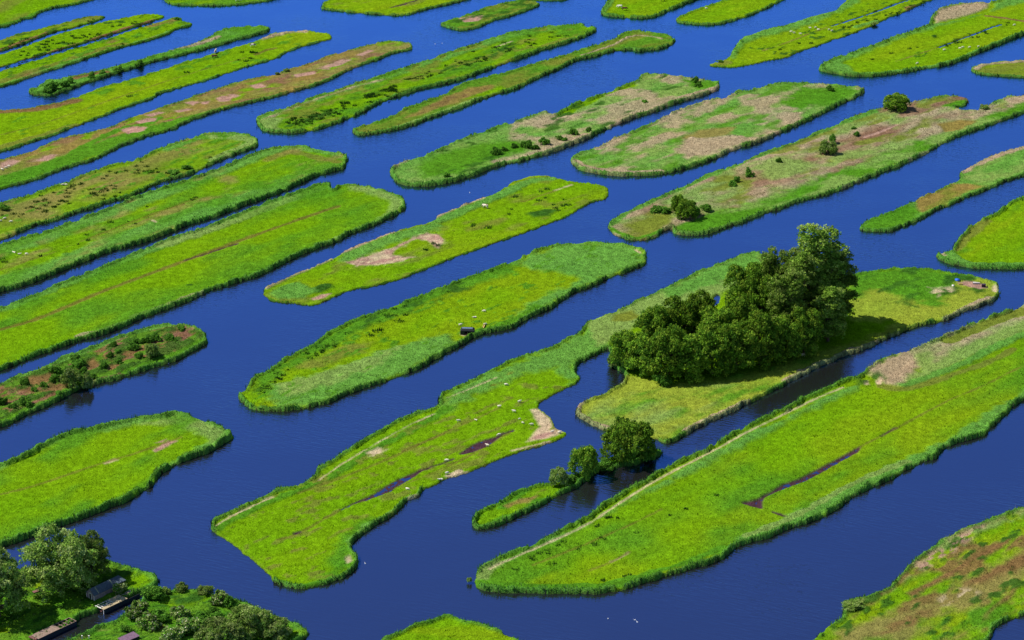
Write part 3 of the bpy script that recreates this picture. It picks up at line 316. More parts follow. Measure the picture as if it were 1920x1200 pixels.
def build_island(idx, spec):
    label, base, (fh, fw), pts, patches, nofr = spec; fw = fw * .8
    poly = outline(pts, fh); OUT.append(poly); cen = poly.mean(0); q = poly - cen
    ev, U = np.linalg.eigh(q.T @ q); ax = U[:, 1]; ay = np.array([-ax[1], ax[0]])
    uv = np.stack([q @ ax, q @ ay], 1); lo = uv.min(0) - 2; hi = uv.max(0) + 2
    far = cen[1]; st = 0.38 if far < 640 else (0.45 if far < 800 else 0.55)
    if 'irregular' in label: st = 0.42
    # coarse signed distance, then refine by interpolation
    cs = 1.0; nu = int((hi[0] - lo[0]) / cs) + 2; nv = int((hi[1] - lo[1]) / cs) + 2
    cu = lo[0] + np.arange(nu) * cs; cv = lo[1] + np.arange(nv) * cs
    CU, CV = np.meshgrid(cu, cv, indexing='ij'); cp = cen + CU.reshape(-1, 1) * ax + CV.reshape(-1, 1) * ay
    sdc = dist(cp, poly).reshape(nu, nv)
    fu = np.arange(lo[0], hi[0] - .01, st); fv = np.arange(lo[1], hi[1] - .01, st); a, b = len(fu), len(fv)
    iu = (fu - lo[0]) / cs; iv = (fv - lo[1]) / cs; i0 = iu.astype(int); j0 = iv.astype(int); ti = (iu - i0)[:, None]; tj = (iv - j0)[None, :]
    i0 = np.minimum(i0, nu - 2); j0 = np.minimum(j0, nv - 2)
    g = lambda di, dj: sdc[np.ix_(i0 + di, j0 + dj)]
    sd = (g(0, 0) * (1 - ti) + g(1, 0) * ti) * (1 - tj) + (g(0, 1) * (1 - ti) + g(1, 1) * ti) * tj
    FU, FV = np.meshgrid(fu, fv, indexing='ij'); W = cen + FU.reshape(-1, 1) * ax + FV.reshape(-1, 1) * ay
    sd = sd.ravel(); keep = sd > -1.3
    ids = np.where(keep)[0]; W = W[ids] + rng.uniform(-.12, .12, (len(ids), 2)) * st; sd = sd[ids]; x, y = W[:, 0], W[:, 1]
    sdn = sd + (fbm(x, y, 3.0, 5) - .5) * 1.4
    # cover
    xa = (W @ ax) / 2.0 + 300; ya = W @ ay * 1.1 + 700
    n0 = fbm(xa, ya, 14, 1); n1 = fbm(x, y, 3.2, 31); n2 = fbm(x, y, 1.1, 61, 2)
    col = np.repeat(KCOL[base][None], len(x), 0).copy(); H = np.full(len(x), KH[base]); tall = np.full(len(x), 1.0 if KH[base] > .42 else 0.0)
    jit = (n1 - .5) * 2.6
    def lay(w, k):
        nonlocal col, H, tall
        w = w[:, None]; col = col * (1 - w) + KCOL[k] * w; w = w[:, 0]; H = H * (1 - w) + KH[k] * w; tall = tall * (1 - w) + w * (KH[k] > .42)
    def patch(pi, k, ty, dat, extra):
        if ty == 'noise':
            sca, th, so = dat; so = so * (1.7 if sca > 4.5 else 1.0); wn = ss(th - so, th + so, fbm(xa, ya, sca, 100 + pi * 7))
            if extra: 
                pg = gpa(P(extra), ZB); wn = wn * ss(-1.5, 1.5, dist(W, pg) + jit)
            lay(wn * 0.9, k); return
        c = gpa(P(dat), ZB)
        if ty == 'line': c = catmull(c, 3, False)
        m = 6; bb = (x > c[:, 0].min() - m) & (x < c[:, 0].max() + m) & (y > c[:, 1].min() - m) & (y < c[:, 1].max() + m)
        if not bb.any(): return
        wv = np.zeros(len(x)); Wb = W[bb]
        if ty == 'poly':
            s = dist(Wb, c) + (.4 if k in ('mud', 'ditch') else 0); wv[bb] = ss(-.25 - extra * .7, .25 + extra * .7, s + jit[bb] * min(extra, 2.2) * .9)
        else:
            s = extra - dist(Wb, c, False, False); jj = jit[bb] * min(extra * .55, .9)
            wv[bb] = ss(-.25 - extra * .15, .2 + extra * .1, s + jj)
            if extra < .7 and k in ('track', 'bare', 'brown'): wv[bb] *= ss(.3, .55, n0[bb] * .5 + n1[bb] * .5 + .10) * .75
        lay(wv, k)
    late = lambda p_: p_[1] == 'line' and p_[0] in ('bare', 'track', 'mud', 'ditch') or p_[0] in ('mud', 'ditch')
    for pi, p_ in enumerate(patches):
        if not late(p_): patch(pi, *p_)
    # reed fringe along the water
    fade = np.ones(len(x))
    for nf in (nofr or []): fade *= 1 - ss(-1, 1, dist(W, gpa(P(nf), 0)))
    gapn = fbm(x, y, 5, 77, 2)
    str_ = ss(.22, .36, gapn) * fade if fh > .6 else fade * ss(.3, .45, gapn)
    wfr = (1 - ss(fw * .75, fw * 1.2, sdn + jit * .25)) * str_
    fk = 'lush' if fh < .6 else 'reed'
    fcol = KCOL[fk] * np.array([.72, .80, .70]); wf3 = (wfr * .92)[:, None]; iscol = col.copy()
    drymask = (iscol[:, 0] > .17)
    wf3 = wf3 * np.where(drymask, .55, 1.0)[:, None]
    col = col * (1 - wf3) + fcol * wf3; H = H * (1 - wfr) + (fh * 1.12) * wfr
    tall = np.maximum(tall, wfr * (fh > .6))
    for pi, p_ in enumerate(patches):
        if late(p_): patch(pi, *p_)
    # colour life: broad and fine variation of the growth itself
    yl = (n0 - .5) * .34
    col = col * (1 + np.stack([yl * 1.0, yl * .25, yl * .4], 1)) * (0.89 + .22 * n1)[:, None] * (0.76 + .48 * n2)[:, None] * rng.uniform(.84, 1.16, len(x))[:, None]
    # height
    edge = ss(-.25, .25, sdn); rise = ss(.0, .5, sdn)
    low = H < -.01
    Hn = np.where(low, H, H * .72 * (.55 + .9 * fbm(x, y, 1.7, 41, 2)) + H * .25 * (fbm(x, y, 5, 43, 2) - .5))
    z = -.7 + edge * (ZB + .7) + rise * Hn + (fbm(xa * 1.3, ya, .85, 91, 2) - .5) * .24 * rise + rng.uniform(-.05, .05, len(x)) + (n0 - .5) * .2 * rise
    soil_shade = (1 - ss(.08, .34, z)) * (z < .34) * (1 - ss(.6, 1.4, sd))  ; sc3 = soil_shade[:, None] * .85  # bank soil; band carried higher to paint the shade beneath the reeds
    col = col * (1 - sc3) + np.array([.030, .018, .014]) * sc3
    idm = np.full(a * b, -1); idm[ids] = np.arange(len(ids)); idm = idm.reshape(a, b)
    f = np.stack([idm[:-1, :-1], idm[1:, :-1], idm[1:, 1:], idm[:-1, 1:]], -1).reshape(-1, 4); f = f[(f >= 0).all(1)]
    v = np.concatenate([W, z[:, None]], 1)
    o = add('island', np_mesh('island', v, f, np.clip(col, 0, 1)), M_land); tag(o, label, 'island', kind='structure')
    # ---- standing growth: reeds on the tall cover, short tufts on the meadow
    cell = st * st; vis = gpa([[-160, 1300], [2080, 1300]], 0)
    fx = F * x / (y * math.cos(PITCH) + CAM_H * math.sin(PITCH)); fy = 600 - F * (-CAM_H * math.cos(PITCH) + y * math.sin(PITCH)) / (y * math.cos(PITCH) + CAM_H * math.sin(PITCH))
    inv = (np.abs(fx) < 1060) & (fy > -60) & (fy < 1300)
    near = np.clip((900 - y) / 400, .25, 1)
    dens = (tall * 7 * near + (H > .12) * 1.2 * near) * (sdn > .0) * inv
    hits = np.repeat(np.arange(len(x)), rng.poisson(dens * cell)); outv = []; outc = []
    if len(hits):
        n = len(hits); p = v[hits].copy(); p[:, :2] += rng.uniform(-.5, .5, (n, 2)) * st; th_ = np.maximum(H[hits], .2)
        clump = .62 + .62 * fbm(p[:, 0], p[:, 1], 1.6, 47, 2)
        h = np.clip(ZB + th_ * 1.15 * clump * rng.uniform(.8, 1.08, n) - p[:, 2], .22, 1.1); p[:, 2] -= .08
        wd = rng.uniform(.12, .30, n) * np.where(y[hits] > 750, 1.35, 1)
        cc = col[hits] * rng.uniform(.85, 1.2, (n, 1)); pale = rng.random(n) < .14
        cc[pale] = cc[pale] * .6 + np.array([.15, .19, .09]) * .4
        a1, c1 = blades(p, h, wd, .30, np.clip(cc, 0, 1)); outv.append(a1); outc.append(c1)
        # a few tall thin stalks standing out of the reeds
        m = (tall[hits] > .6) & (rng.random(n) < .025); 
        if m.any():
            a2, c2 = blades(p[m], h[m] * 1.5 + .25, wd[m] * .35, .15, np.tile([.21, .18, .12], (m.sum(), 1))); outv.append(a2); outc.append(c2)
    if outv:
        V = np.concatenate(outv); C = np.concatenate(outc)
        r = add('reeds', np_mesh('reeds', V, quads(len(V) // 4), C), M_tuft)
        tag(r, 'reeds and tall grass growing on the ' + ' '.join(label.replace('island', 'isle').split()[:9]), 'reeds', kind='stuff')
    dens = (tall < .3) * (sdn > .5) * (H > -.02) * .9 * near * inv
    hits = np.repeat(np.arange(len(x)), rng.poisson(dens * cell))
    if len(hits):
        n = len(hits); p = v[hits].copy(); p[:, :2] += rng.uniform(-.5, .5, (n, 2)) * st; p[:, 2] -= .05
        cl = fbm(p[:, 0], p[:, 1], 2.2, 71, 2)
        a1, c1 = blades(p, (.10 + .42 * cl * cl + .1 * rng.random(n)), rng.uniform(.12, .3, n), .5, np.clip(col[hits] * (1.25 - .4 * cl)[:, None], 0, 1))
        r = add('grass', np_mesh('grass', a1, quads(n), c1), M_tuft)
        tag(r, 'short meadow grass growing on the ' + ' '.join(label.replace('island', 'isle').split()[:9]), 'grass', kind='stuff')
    return len(x)
tot = 0
for i_, s_ in enumerate(I):
    tot += build_island(i_, s_)
print('terrain verts', tot)

# dark rush tufts in the pastures: far too many to count
def rushes(regs, label):
    vs, cs = [], []
    for poly, n, s in regs:
        g = gpa(P(poly), ZB); lo = g.min(0); hi = g.max(0); pts = rng.uniform(lo, hi, (n * 6, 2))
        pts = pts[(dist(pts, g) > 0) & (fbm(pts[:, 0], pts[:, 1], 9, 15, 2) > .47)][:n]
        for q in pts:
            sz = s * random.uniform(.5, 1.3); k = int(26 * sz) + 8
            rr = sz * np.sqrt(rng.random(k)) * .9; aa = rng.uniform(0, 6.28, k)
            p = np.stack([q[0] + rr * np.cos(aa) * 1.3, q[1] + rr * np.sin(aa), np.full(k, ZB)], 1)
            v, c = blades(p, rng.uniform(.35, .75, k) * (.6 + .5 * sz), rng.uniform(.14, .32, k), .45, np.tile([.036, .095, .012], (k, 1)), .4)
            vs.append(v); cs.append(c)
    V = np.concatenate(vs); tag(add('rushes', np_mesh('rushes', V, quads(len(V) // 4), np.concatenate(cs)), M_tuft), label, 'rushes', kind='stuff')
rushes([('500,235 620,205 640,215 560,243', 60, .8), ('630,195 690,178 740,162 740,174 690,184 650,196', 60, .9), ('760,150 860,112 960,75 970,86 880,128 790,150', 40, .8), ('560,225 760,160 760,178 600,228', 30, .7), ('860,100 1000,62 1080,56 1060,72 900,118', 22, .8)], 'dark rush tufts on the long island at upper centre')
rushes([('0,440 100,405 240,352 330,318 430,285 440,290 340,330 240,370 100,415 0,450', 70, .7), ('0,395 100,358 240,310 300,296 330,305 200,360 60,410 0,425', 50, .8), ('100,378 300,316 330,330 120,392', 30, .8)], 'dark rush tufts on the olive island with round right end at left')
rushes([('0,108 100,75 290,32 290,40 150,85 0,126', 60, .7), ('0,128 120,94 280,42 285,46 120,100 0,135', 90, .6), ('0,84 100,58 190,33 180,40 60,78 0,94', 50, .6), ('20,146 200,92 330,42 340,48 200,100 60,140', 40, .6)], 'dark rush tufts on the three slim islands at upper left')
rushes([('480,740 520,690 600,650 640,632 640,645 560,685 500,738', 46, .7), ('640,625 760,570 860,530 870,540 760,590 660,640', 36, .8), ('845,555 900,545 910,555 855,570', 5, 1.2), ('670,620 760,590 770,600 690,640', 5, 1.1)], 'dark rush tufts along the upper side of the centre island')
rushes([('1440,110 1700,22 1740,4 1740,0 1600,45 1440,98', 40, .7), ('1690,112 1900,38 1900,46 1700,118', 40, .7), ('1600,120 1700,90 1860,55 1860,60 1760,100 1640,125', 10, .7)], 'dark rush tufts on the sheep pastures at upper right')
rushes([('880,400 1000,350 1100,370 1000,420 700,500 600,550 580,530 800,460', 22, .9)], 'dark rush tufts on the green centre island with one cow')
rushes([('60,240 300,150 500,90 520,100 300,170 100,250', 18, .9), ('440,95 470,92 480,98 450,104', 4, 1)], 'dark rush tufts on the long pasture with two cows')
rushes([('0,480 200,410 420,330 440,345 240,430 0,510', 14, .8), ('1000,1048 1300,940 1500,860 1480,900 1200,1010 1000,1080', 10, .8), ('940,1070 1060,1010 1180,950 1190,958 1060,1025 950,1080', 26, .6), ('1120,1085 1180,1078 1180,1086 1130,1092', 3, .7)], 'scattered dark rush tufts in the larger pastures')
# ---------------------------------------------------------------- trees and bushes
def leaf_cards(p, nrm, s, col):
    n = len(p); r = rng.normal(size=(n, 3)); nr = nrm * .75 + r * .75; nr /= np.linalg.norm(nr, axis=1)[:, None] + 1e-9
    u = np.cross(nr, rng.normal(size=(n, 3))); u /= np.linalg.norm(u, axis=1)[:, None] + 1e-9; v = np.cross(nr, u)
    a = s[:, None] * .5; bb = a * rng.uniform(.5, .95, (n, 1))
    V = np.stack([p - u * a, p - v * bb, p + u * a, p + v * bb], 1).reshape(-1, 3)
    return V, np.repeat(col, 4, 0)
def crown_mesh(name, lobes, leaf, dens, cols, clump=.28, flower=None, droop=0.0):
    """lobes: (x,y,z,rx,ry,rz); every lobe carries leaf clumps, every clump carries leaves"""
    Vs, Cs = [], []
    for (x, y, z, rx, ry, rz) in lobes:
        rm = (rx + ry + rz) / 3; nc = max(6, int(4 * 3.14 * rm * rm / (3.14 * (clump * rm * 1.0) ** 2) * 1.15))
        d = rng.normal(size=(nc, 3)); d /= np.linalg.norm(d, axis=1)[:, None]; d[:, 2] = np.where(d[:, 2] < -.55, -d[:, 2], d[:, 2])
        cc = np.array([x, y, z]) + d * np.array([rx, ry, rz]) * rng.uniform(.62, 1.04, (nc, 1))
        for k in range(nc):
            cr = rm * clump * random.uniform(.6, 1.25); nl = max(5, int(dens * 4 * 3.14 * cr * cr / (leaf * leaf)))
            e = rng.normal(size=(nl, 3)); e /= np.linalg.norm(e, axis=1)[:, None]
            pp = cc[k] + e * cr * rng.uniform(.45, 1.1, (nl, 1)) * np.array([1, 1, .8]); 
            if droop: pp[:, 2] -= droop * cr * rng.random(nl)
            c0 = np.array(cols[rng.integers(len(cols))]) * random.uniform(.75, 1.25)
            col = np.tile(c0, (nl, 1)) * rng.uniform(.75, 1.3, (nl, 1))
            if flower: m = rng.random(nl) < flower; col[m] = (.62, .62, .42)
            v, c = leaf_cards(pp, e * .6 + d[k] * .5, np.full(nl, leaf) * rng.uniform(.6, 1.3, nl), col); Vs.append(v); Cs.append(c)
    V = np.concatenate(Vs); V[:, 2] = np.maximum(V[:, 2], 0.02)
    return np_mesh(name, V, quads(len(V) // 4), np.clip(np.concatenate(Cs), 0, 1))
def tubes(name, segs, sides=7):
    """segs: list of polylines [(x,y,z,r), ...] joined in one mesh"""
    V, Fc = [], []
    for pl in segs:
        base = len(V)
        for i, (x, y, z, r) in enumerate(pl):
            a = Vector(pl[max(i - 1, 0)][:3]); b = Vector(pl[min(i + 1, len(pl) - 1)][:3]); d = (b - a).normalized()
            u = d.cross(Vector((0.31, 0.9, 0.2))).normalized(); w_ = d.cross(u)
            for k in range(sides):
                t = 2 * math.pi * k / sides; q = Vector((x, y, z)) + (u * math.cos(t) + w_ * math.sin(t)) * r; V.append(tuple(q))
        for i in range(len(pl) - 1):
            for k in range(sides):
                k2 = (k + 1) % sides; s0 = base + i * sides; s1 = s0 + sides; Fc.append((s0 + k, s0 + k2, s1 + k2, s1 + k))
    return np_mesh(name, np.array(V), np.array(Fc), smooth=True)
def limbs(lobes, r0, h0):
    segs = [[(0, 0, -.3, r0 * 1.3), (.05, 0, h0 * .5, r0), (0, .05, h0, r0 * .8), (0, 0, h0 * 1.7, r0 * .45), (.1, 0, max(l[2] for l in lobes), r0 * .15)]]
    for (x, y, z, *_r) in lobes:
        zz = min(z * .5, h0 + .2 * z); segs.append([(0, 0, zz, r0 * .5), (x * .5, y * .5, zz + (z - zz) * .55, r0 * .3), (x, y, z, r0 * .12)])
    return segs
M_bark = mat_plain('bark', (.10, .075, .05), .9, .4, 3)
G_alder = [(0.110, 0.226, 0.017), (0.142, 0.262, 0.020), (0.194, 0.299, 0.027), (0.078, 0.171, 0.017)]
G_popl = [(0.142, 0.250, 0.027), (0.181, 0.287, 0.037), (0.110, 0.207, 0.024), (0.233, 0.323, 0.061)]
G_will = [(0.200, 0.305, 0.055), (0.168, 0.275, 0.043), (0.123, 0.232, 0.037), (0.285, 0.366, 0.110)]
G_bush = [(0.097, 0.244, 0.027), (0.129, 0.293, 0.032), (0.075, 0.189, 0.022)]
G_light = [(0.220, 0.317, 0.073), (0.168, 0.268, 0.049), (0.285, 0.354, 0.122)]
def rl(n, rx, ry, z0, z1, lr, top=.0):
    L = []
    for i in range(n):
        a = 2.4 * i + random.uniform(-.4, .4); t = (i + .5) / n; z = z0 + (z1 - z0) * t; k = math.sqrt(max(0.05, 1 - (abs(t - .38) / .72) ** 2))
        L.append((rx * k * math.cos(a), ry * k * math.sin(a), z, lr * random.uniform(.8, 1.2), lr * random.uniform(.8, 1.2), lr * random.uniform(.8, 1.15)))
    return L
def scrub():
    L = [(0, 0, 1.0, 1.0, 1.0, 1.0)]
    for i in range(random.randint(7, 11)):
        a = random.uniform(0, 6.28); r = random.uniform(.4, 1.5); z = random.uniform(.4, 2.4 - .7 * r); q = random.uniform(.35, .8); L.append((r * math.cos(a), r * math.sin(a), z, q, q, q * random.uniform(.8, 1.3)))
    return L
KINDS = {}
def proto(key, mk, n, mat, leaf, dens, cols, r0, h0, clump=.28, flower=None, droop=0):
    out = []
    for i in range(n):
        lb = mk(); out.append((crown_mesh(key + '_crown', lb, leaf, dens, cols, clump, flower, droop), tubes(key + '_trunk', limbs(lb, r0, h0))))
    KINDS[key] = (out, mat)
M_alder = mat_leaf('alder_leaves'); M_popl = mat_leaf('poplar_leaves'); M_will = mat_leaf('willow_leaves'); M_bush = mat_leaf('bush_leaves')
# unit sizes: alder 12 m tall, poplar 26 m, willow 14 m, bush 3 m
proto('alder', lambda: [(0, 0, 5.4, 4.0, 4.0, 5.0)] + rl(14, 3.8, 3.8, 1.1, 10.2, 1.9), 4, M_alder, .44, .9, G_alder, .28, 3.0)
proto('poplar', lambda: [(0, 0, 8, 3.6, 3.6, 6.5), (0, 0, 16, 3.3, 3.3, 6.5)] + rl(20, 3.5, 3.5, 2.2, 23.8, 2.1), 3, M_popl, .45, .9, G_popl, .42, 4.0, .30)
proto('willow', lambda: [(0, 0, 6.5, 4.8, 4.8, 5.2)] + rl(15, 5.2, 5.0, 1.8, 12.0, 2.3), 2, M_will, .42, .85, G_will, .45, 3.0, .25, None, .5)
proto('bush', scrub, 6, M_bush, .30, 1.0, G_bush, .08, .6, .36)
proto('hawthorn', scrub, 3, M_bush, .30, 1.0, G_bush[:2] + G_light, .08, .6, .36, .10)
proto('palebush', lambda: [(0, 0, 1.1, 1.5, 1.5, 1.25)] + rl(7, 1.2, 1.2, .4, 2.1, .75), 2, M_will, .22, 1.0, G_light[1:2] + G_will, .08, .6, .3)
proto('dome', lambda: [(0, 0, 3.4, 4.0, 4.0, 3.6)] + rl(12, 3.9, 3.9, .9, 6.0, 1.8), 2, M_alder, .42, 1.0, G_alder, .22, 1.2)
proto('greydome', lambda: [(0, 0, 3.2, 4.0, 4.0, 3.4)] + rl(12, 3.9, 3.9, .9, 5.8, 1.8), 2, M_will, .34, .95, G_will, .22, 1.2, .24)
def snap(u, v, m=.7):                             # keep roots on dry land: step towards the viewer until inside an island
    for k in range(26):
        q = np.array([tuple(gp(u, v + k * .6, .3))[:2]])
        if any(dist(q, o_)[0] > m for o_ in OUT if abs(o_[:, 1] - q[0, 1]).min() < 60): return v + k * .6
    return v
def tree(kind, u, v, h, wd, label, cat='tree', group=None, name=None, rz=None):
    if 'in the water' not in label: v = snap(u, v)
    unit = dict(dome=7.6, greydome=7.4, alder=12.0, poplar=26.0, willow=14.4, bush=3.0, hawthorn=3.0, palebush=2.8)[kind]; uw = dict(dome=11.2, greydome=11.2, alder=10.8, poplar=10.4, willow=14.0, bush=3.6, hawthorn=3.6, palebush=3.9)[kind]
    protos, mat = KINDS[kind]; cr, tk = random.choice(protos)
    o = empty(name or {'alder': 'broadleaf_tree', 'poplar': 'poplar_tree', 'willow': 'willow_tree', 'greydome': 'willow_tree'}.get(kind, 'bush'), gp(u, v, .3), random.uniform(0, 6.28) if rz is None else rz, (wd / uw, wd / uw, h / unit))
    tag(o, label, cat, group)
    add('trunk', tk, M_bark, o); add('crown', cr, mat, o); return o
GR = 'trees of the tall grove on the irregular island'
for a in [
 ('poplar', 1530, 612, 31, 15.5, 'tallest poplar of the grove with a pale green top'),
 ('poplar', 1564, 604, 22, 12, 'poplar with a dark crown at the far right shoulder of the grove'),
 ('poplar', 1505, 626, 25, 11, 'poplar just left of and below the tallest one'),
 ('poplar', 1478, 588, 20.5, 8.5, 'poplar standing left of the tallest one against the water'),
 ('poplar', 1440, 583, 19.5, 6.5, 'slim olive green poplar, leftmost of the tall ones at the back'),
 ('poplar', 1472, 648, 23, 11, 'broad poplar at the heart of the grove, in front of the tallest'),
 ('poplar', 1552, 640, 17, 10, 'shaded poplar at the right front corner of the grove'),
 ('alder', 1395, 602, 18.5, 12, 'round dark tree at the back of the grove beside the reeds'),
 ('alder', 1425, 612, 17, 9, 'olive tree at the back between the round dark tree and the poplars'),
 ('alder', 1272, 648, 14.5, 12, 'tree at the back left of the grove by the reed bed'),
 ('alder', 1310, 640, 15, 10, 'tree left of the small pond behind the grove'),
 ('alder', 1222, 660, 14, 10, 'tree second from the left end of the grove, back row'),
 ('alder', 1168, 690, 11.5, 8.5, 'leftmost tree of the grove, at the edge of the inlet'),
 ('alder', 1205, 700, 12, 10, 'front tree of the grove beside the leftmost one'),
 ('alder', 1248, 710, 15.5, 12, 'front tree of the grove above the small bright bush'),
 ('alder', 1292, 706, 13.5, 12, 'third front tree of the grove from its left end'),
 ('alder', 1335, 700, 15.5, 12, 'fourth front tree of the grove from its left end'),
 ('alder', 1380, 693, 14, 12, 'fifth front tree of the grove from its left end'),
 ('alder', 1424, 684, 16, 12, 'sixth front tree of the grove, under the broad poplar'),
 ('alder', 1466, 674, 13, 11, 'seventh front tree of the grove, in deep shade'),
 ('alder', 1508, 664, 14, 10, 'last front tree of the grove at its right end'),
 ('alder', 1342, 664, 14.5, 11, 'tree in the middle of the grove below the small pond'),
 ('alder', 1388, 650, 15, 11, 'yellowish green tree in the middle of the grove')]:
    tree(*a, group=GR)
tree('bush', 1241, 722, 4.2, 4.5, 'small bright green bush under the front of the grove', 'bush')
tree('palebush', 1152, 686, 2.2, 4.5, 'pale bush at the waterline left of the grove', 'bush')
tree('dome', 1178, 862, 10.6, 14.0, 'largest tree on the thin island, beside the pasture point', name='broadleaf_tree', group='trees on the thin island')
tree('dome', 1094, 892, 8.2, 8.2, 'middle sized tree on the thin island, left of the largest one', name='broadleaf_tree', group='trees on the thin island')
tree('greydome', 1048, 911, 5.0, 5.0, 'smallest greyish tree on the thin island, leftmost of three', group='trees on the thin island')
tree('bush', 1135, 878, 2.4, 5, 'low growth between the two larger trees on the thin island', 'bush')
tree('bush', 1070, 902, 2.0, 4, 'low growth right of the smallest greyish tree on the thin island', 'bush')
tree('bush', 1218, 862, 4, 5, 'low bush in the shade right of the largest tree on the thin island', 'bush')
tree('willow', 112, 1112, 16, 16.5, 'big willow with a pale crown behind the gabled shed', name='willow_tree')
tree('willow', 172, 1085, 12, 9, 'smaller willow joined to the right side of the big willow', name='willow_tree')
tree('willow', -2, 1160, 17.0, 14, 'willow cut off by the left edge, in the bottom corner', name='willow_tree')
tree('palebush', 40, 1095, 3.4, 5, 'pale bush in the gap between the two willows', 'bush')
tree('hawthorn', 224, 1114, 3.6, 3.8, 'pale leaved shrub beside the gabled shed and boathouse', 'bush')
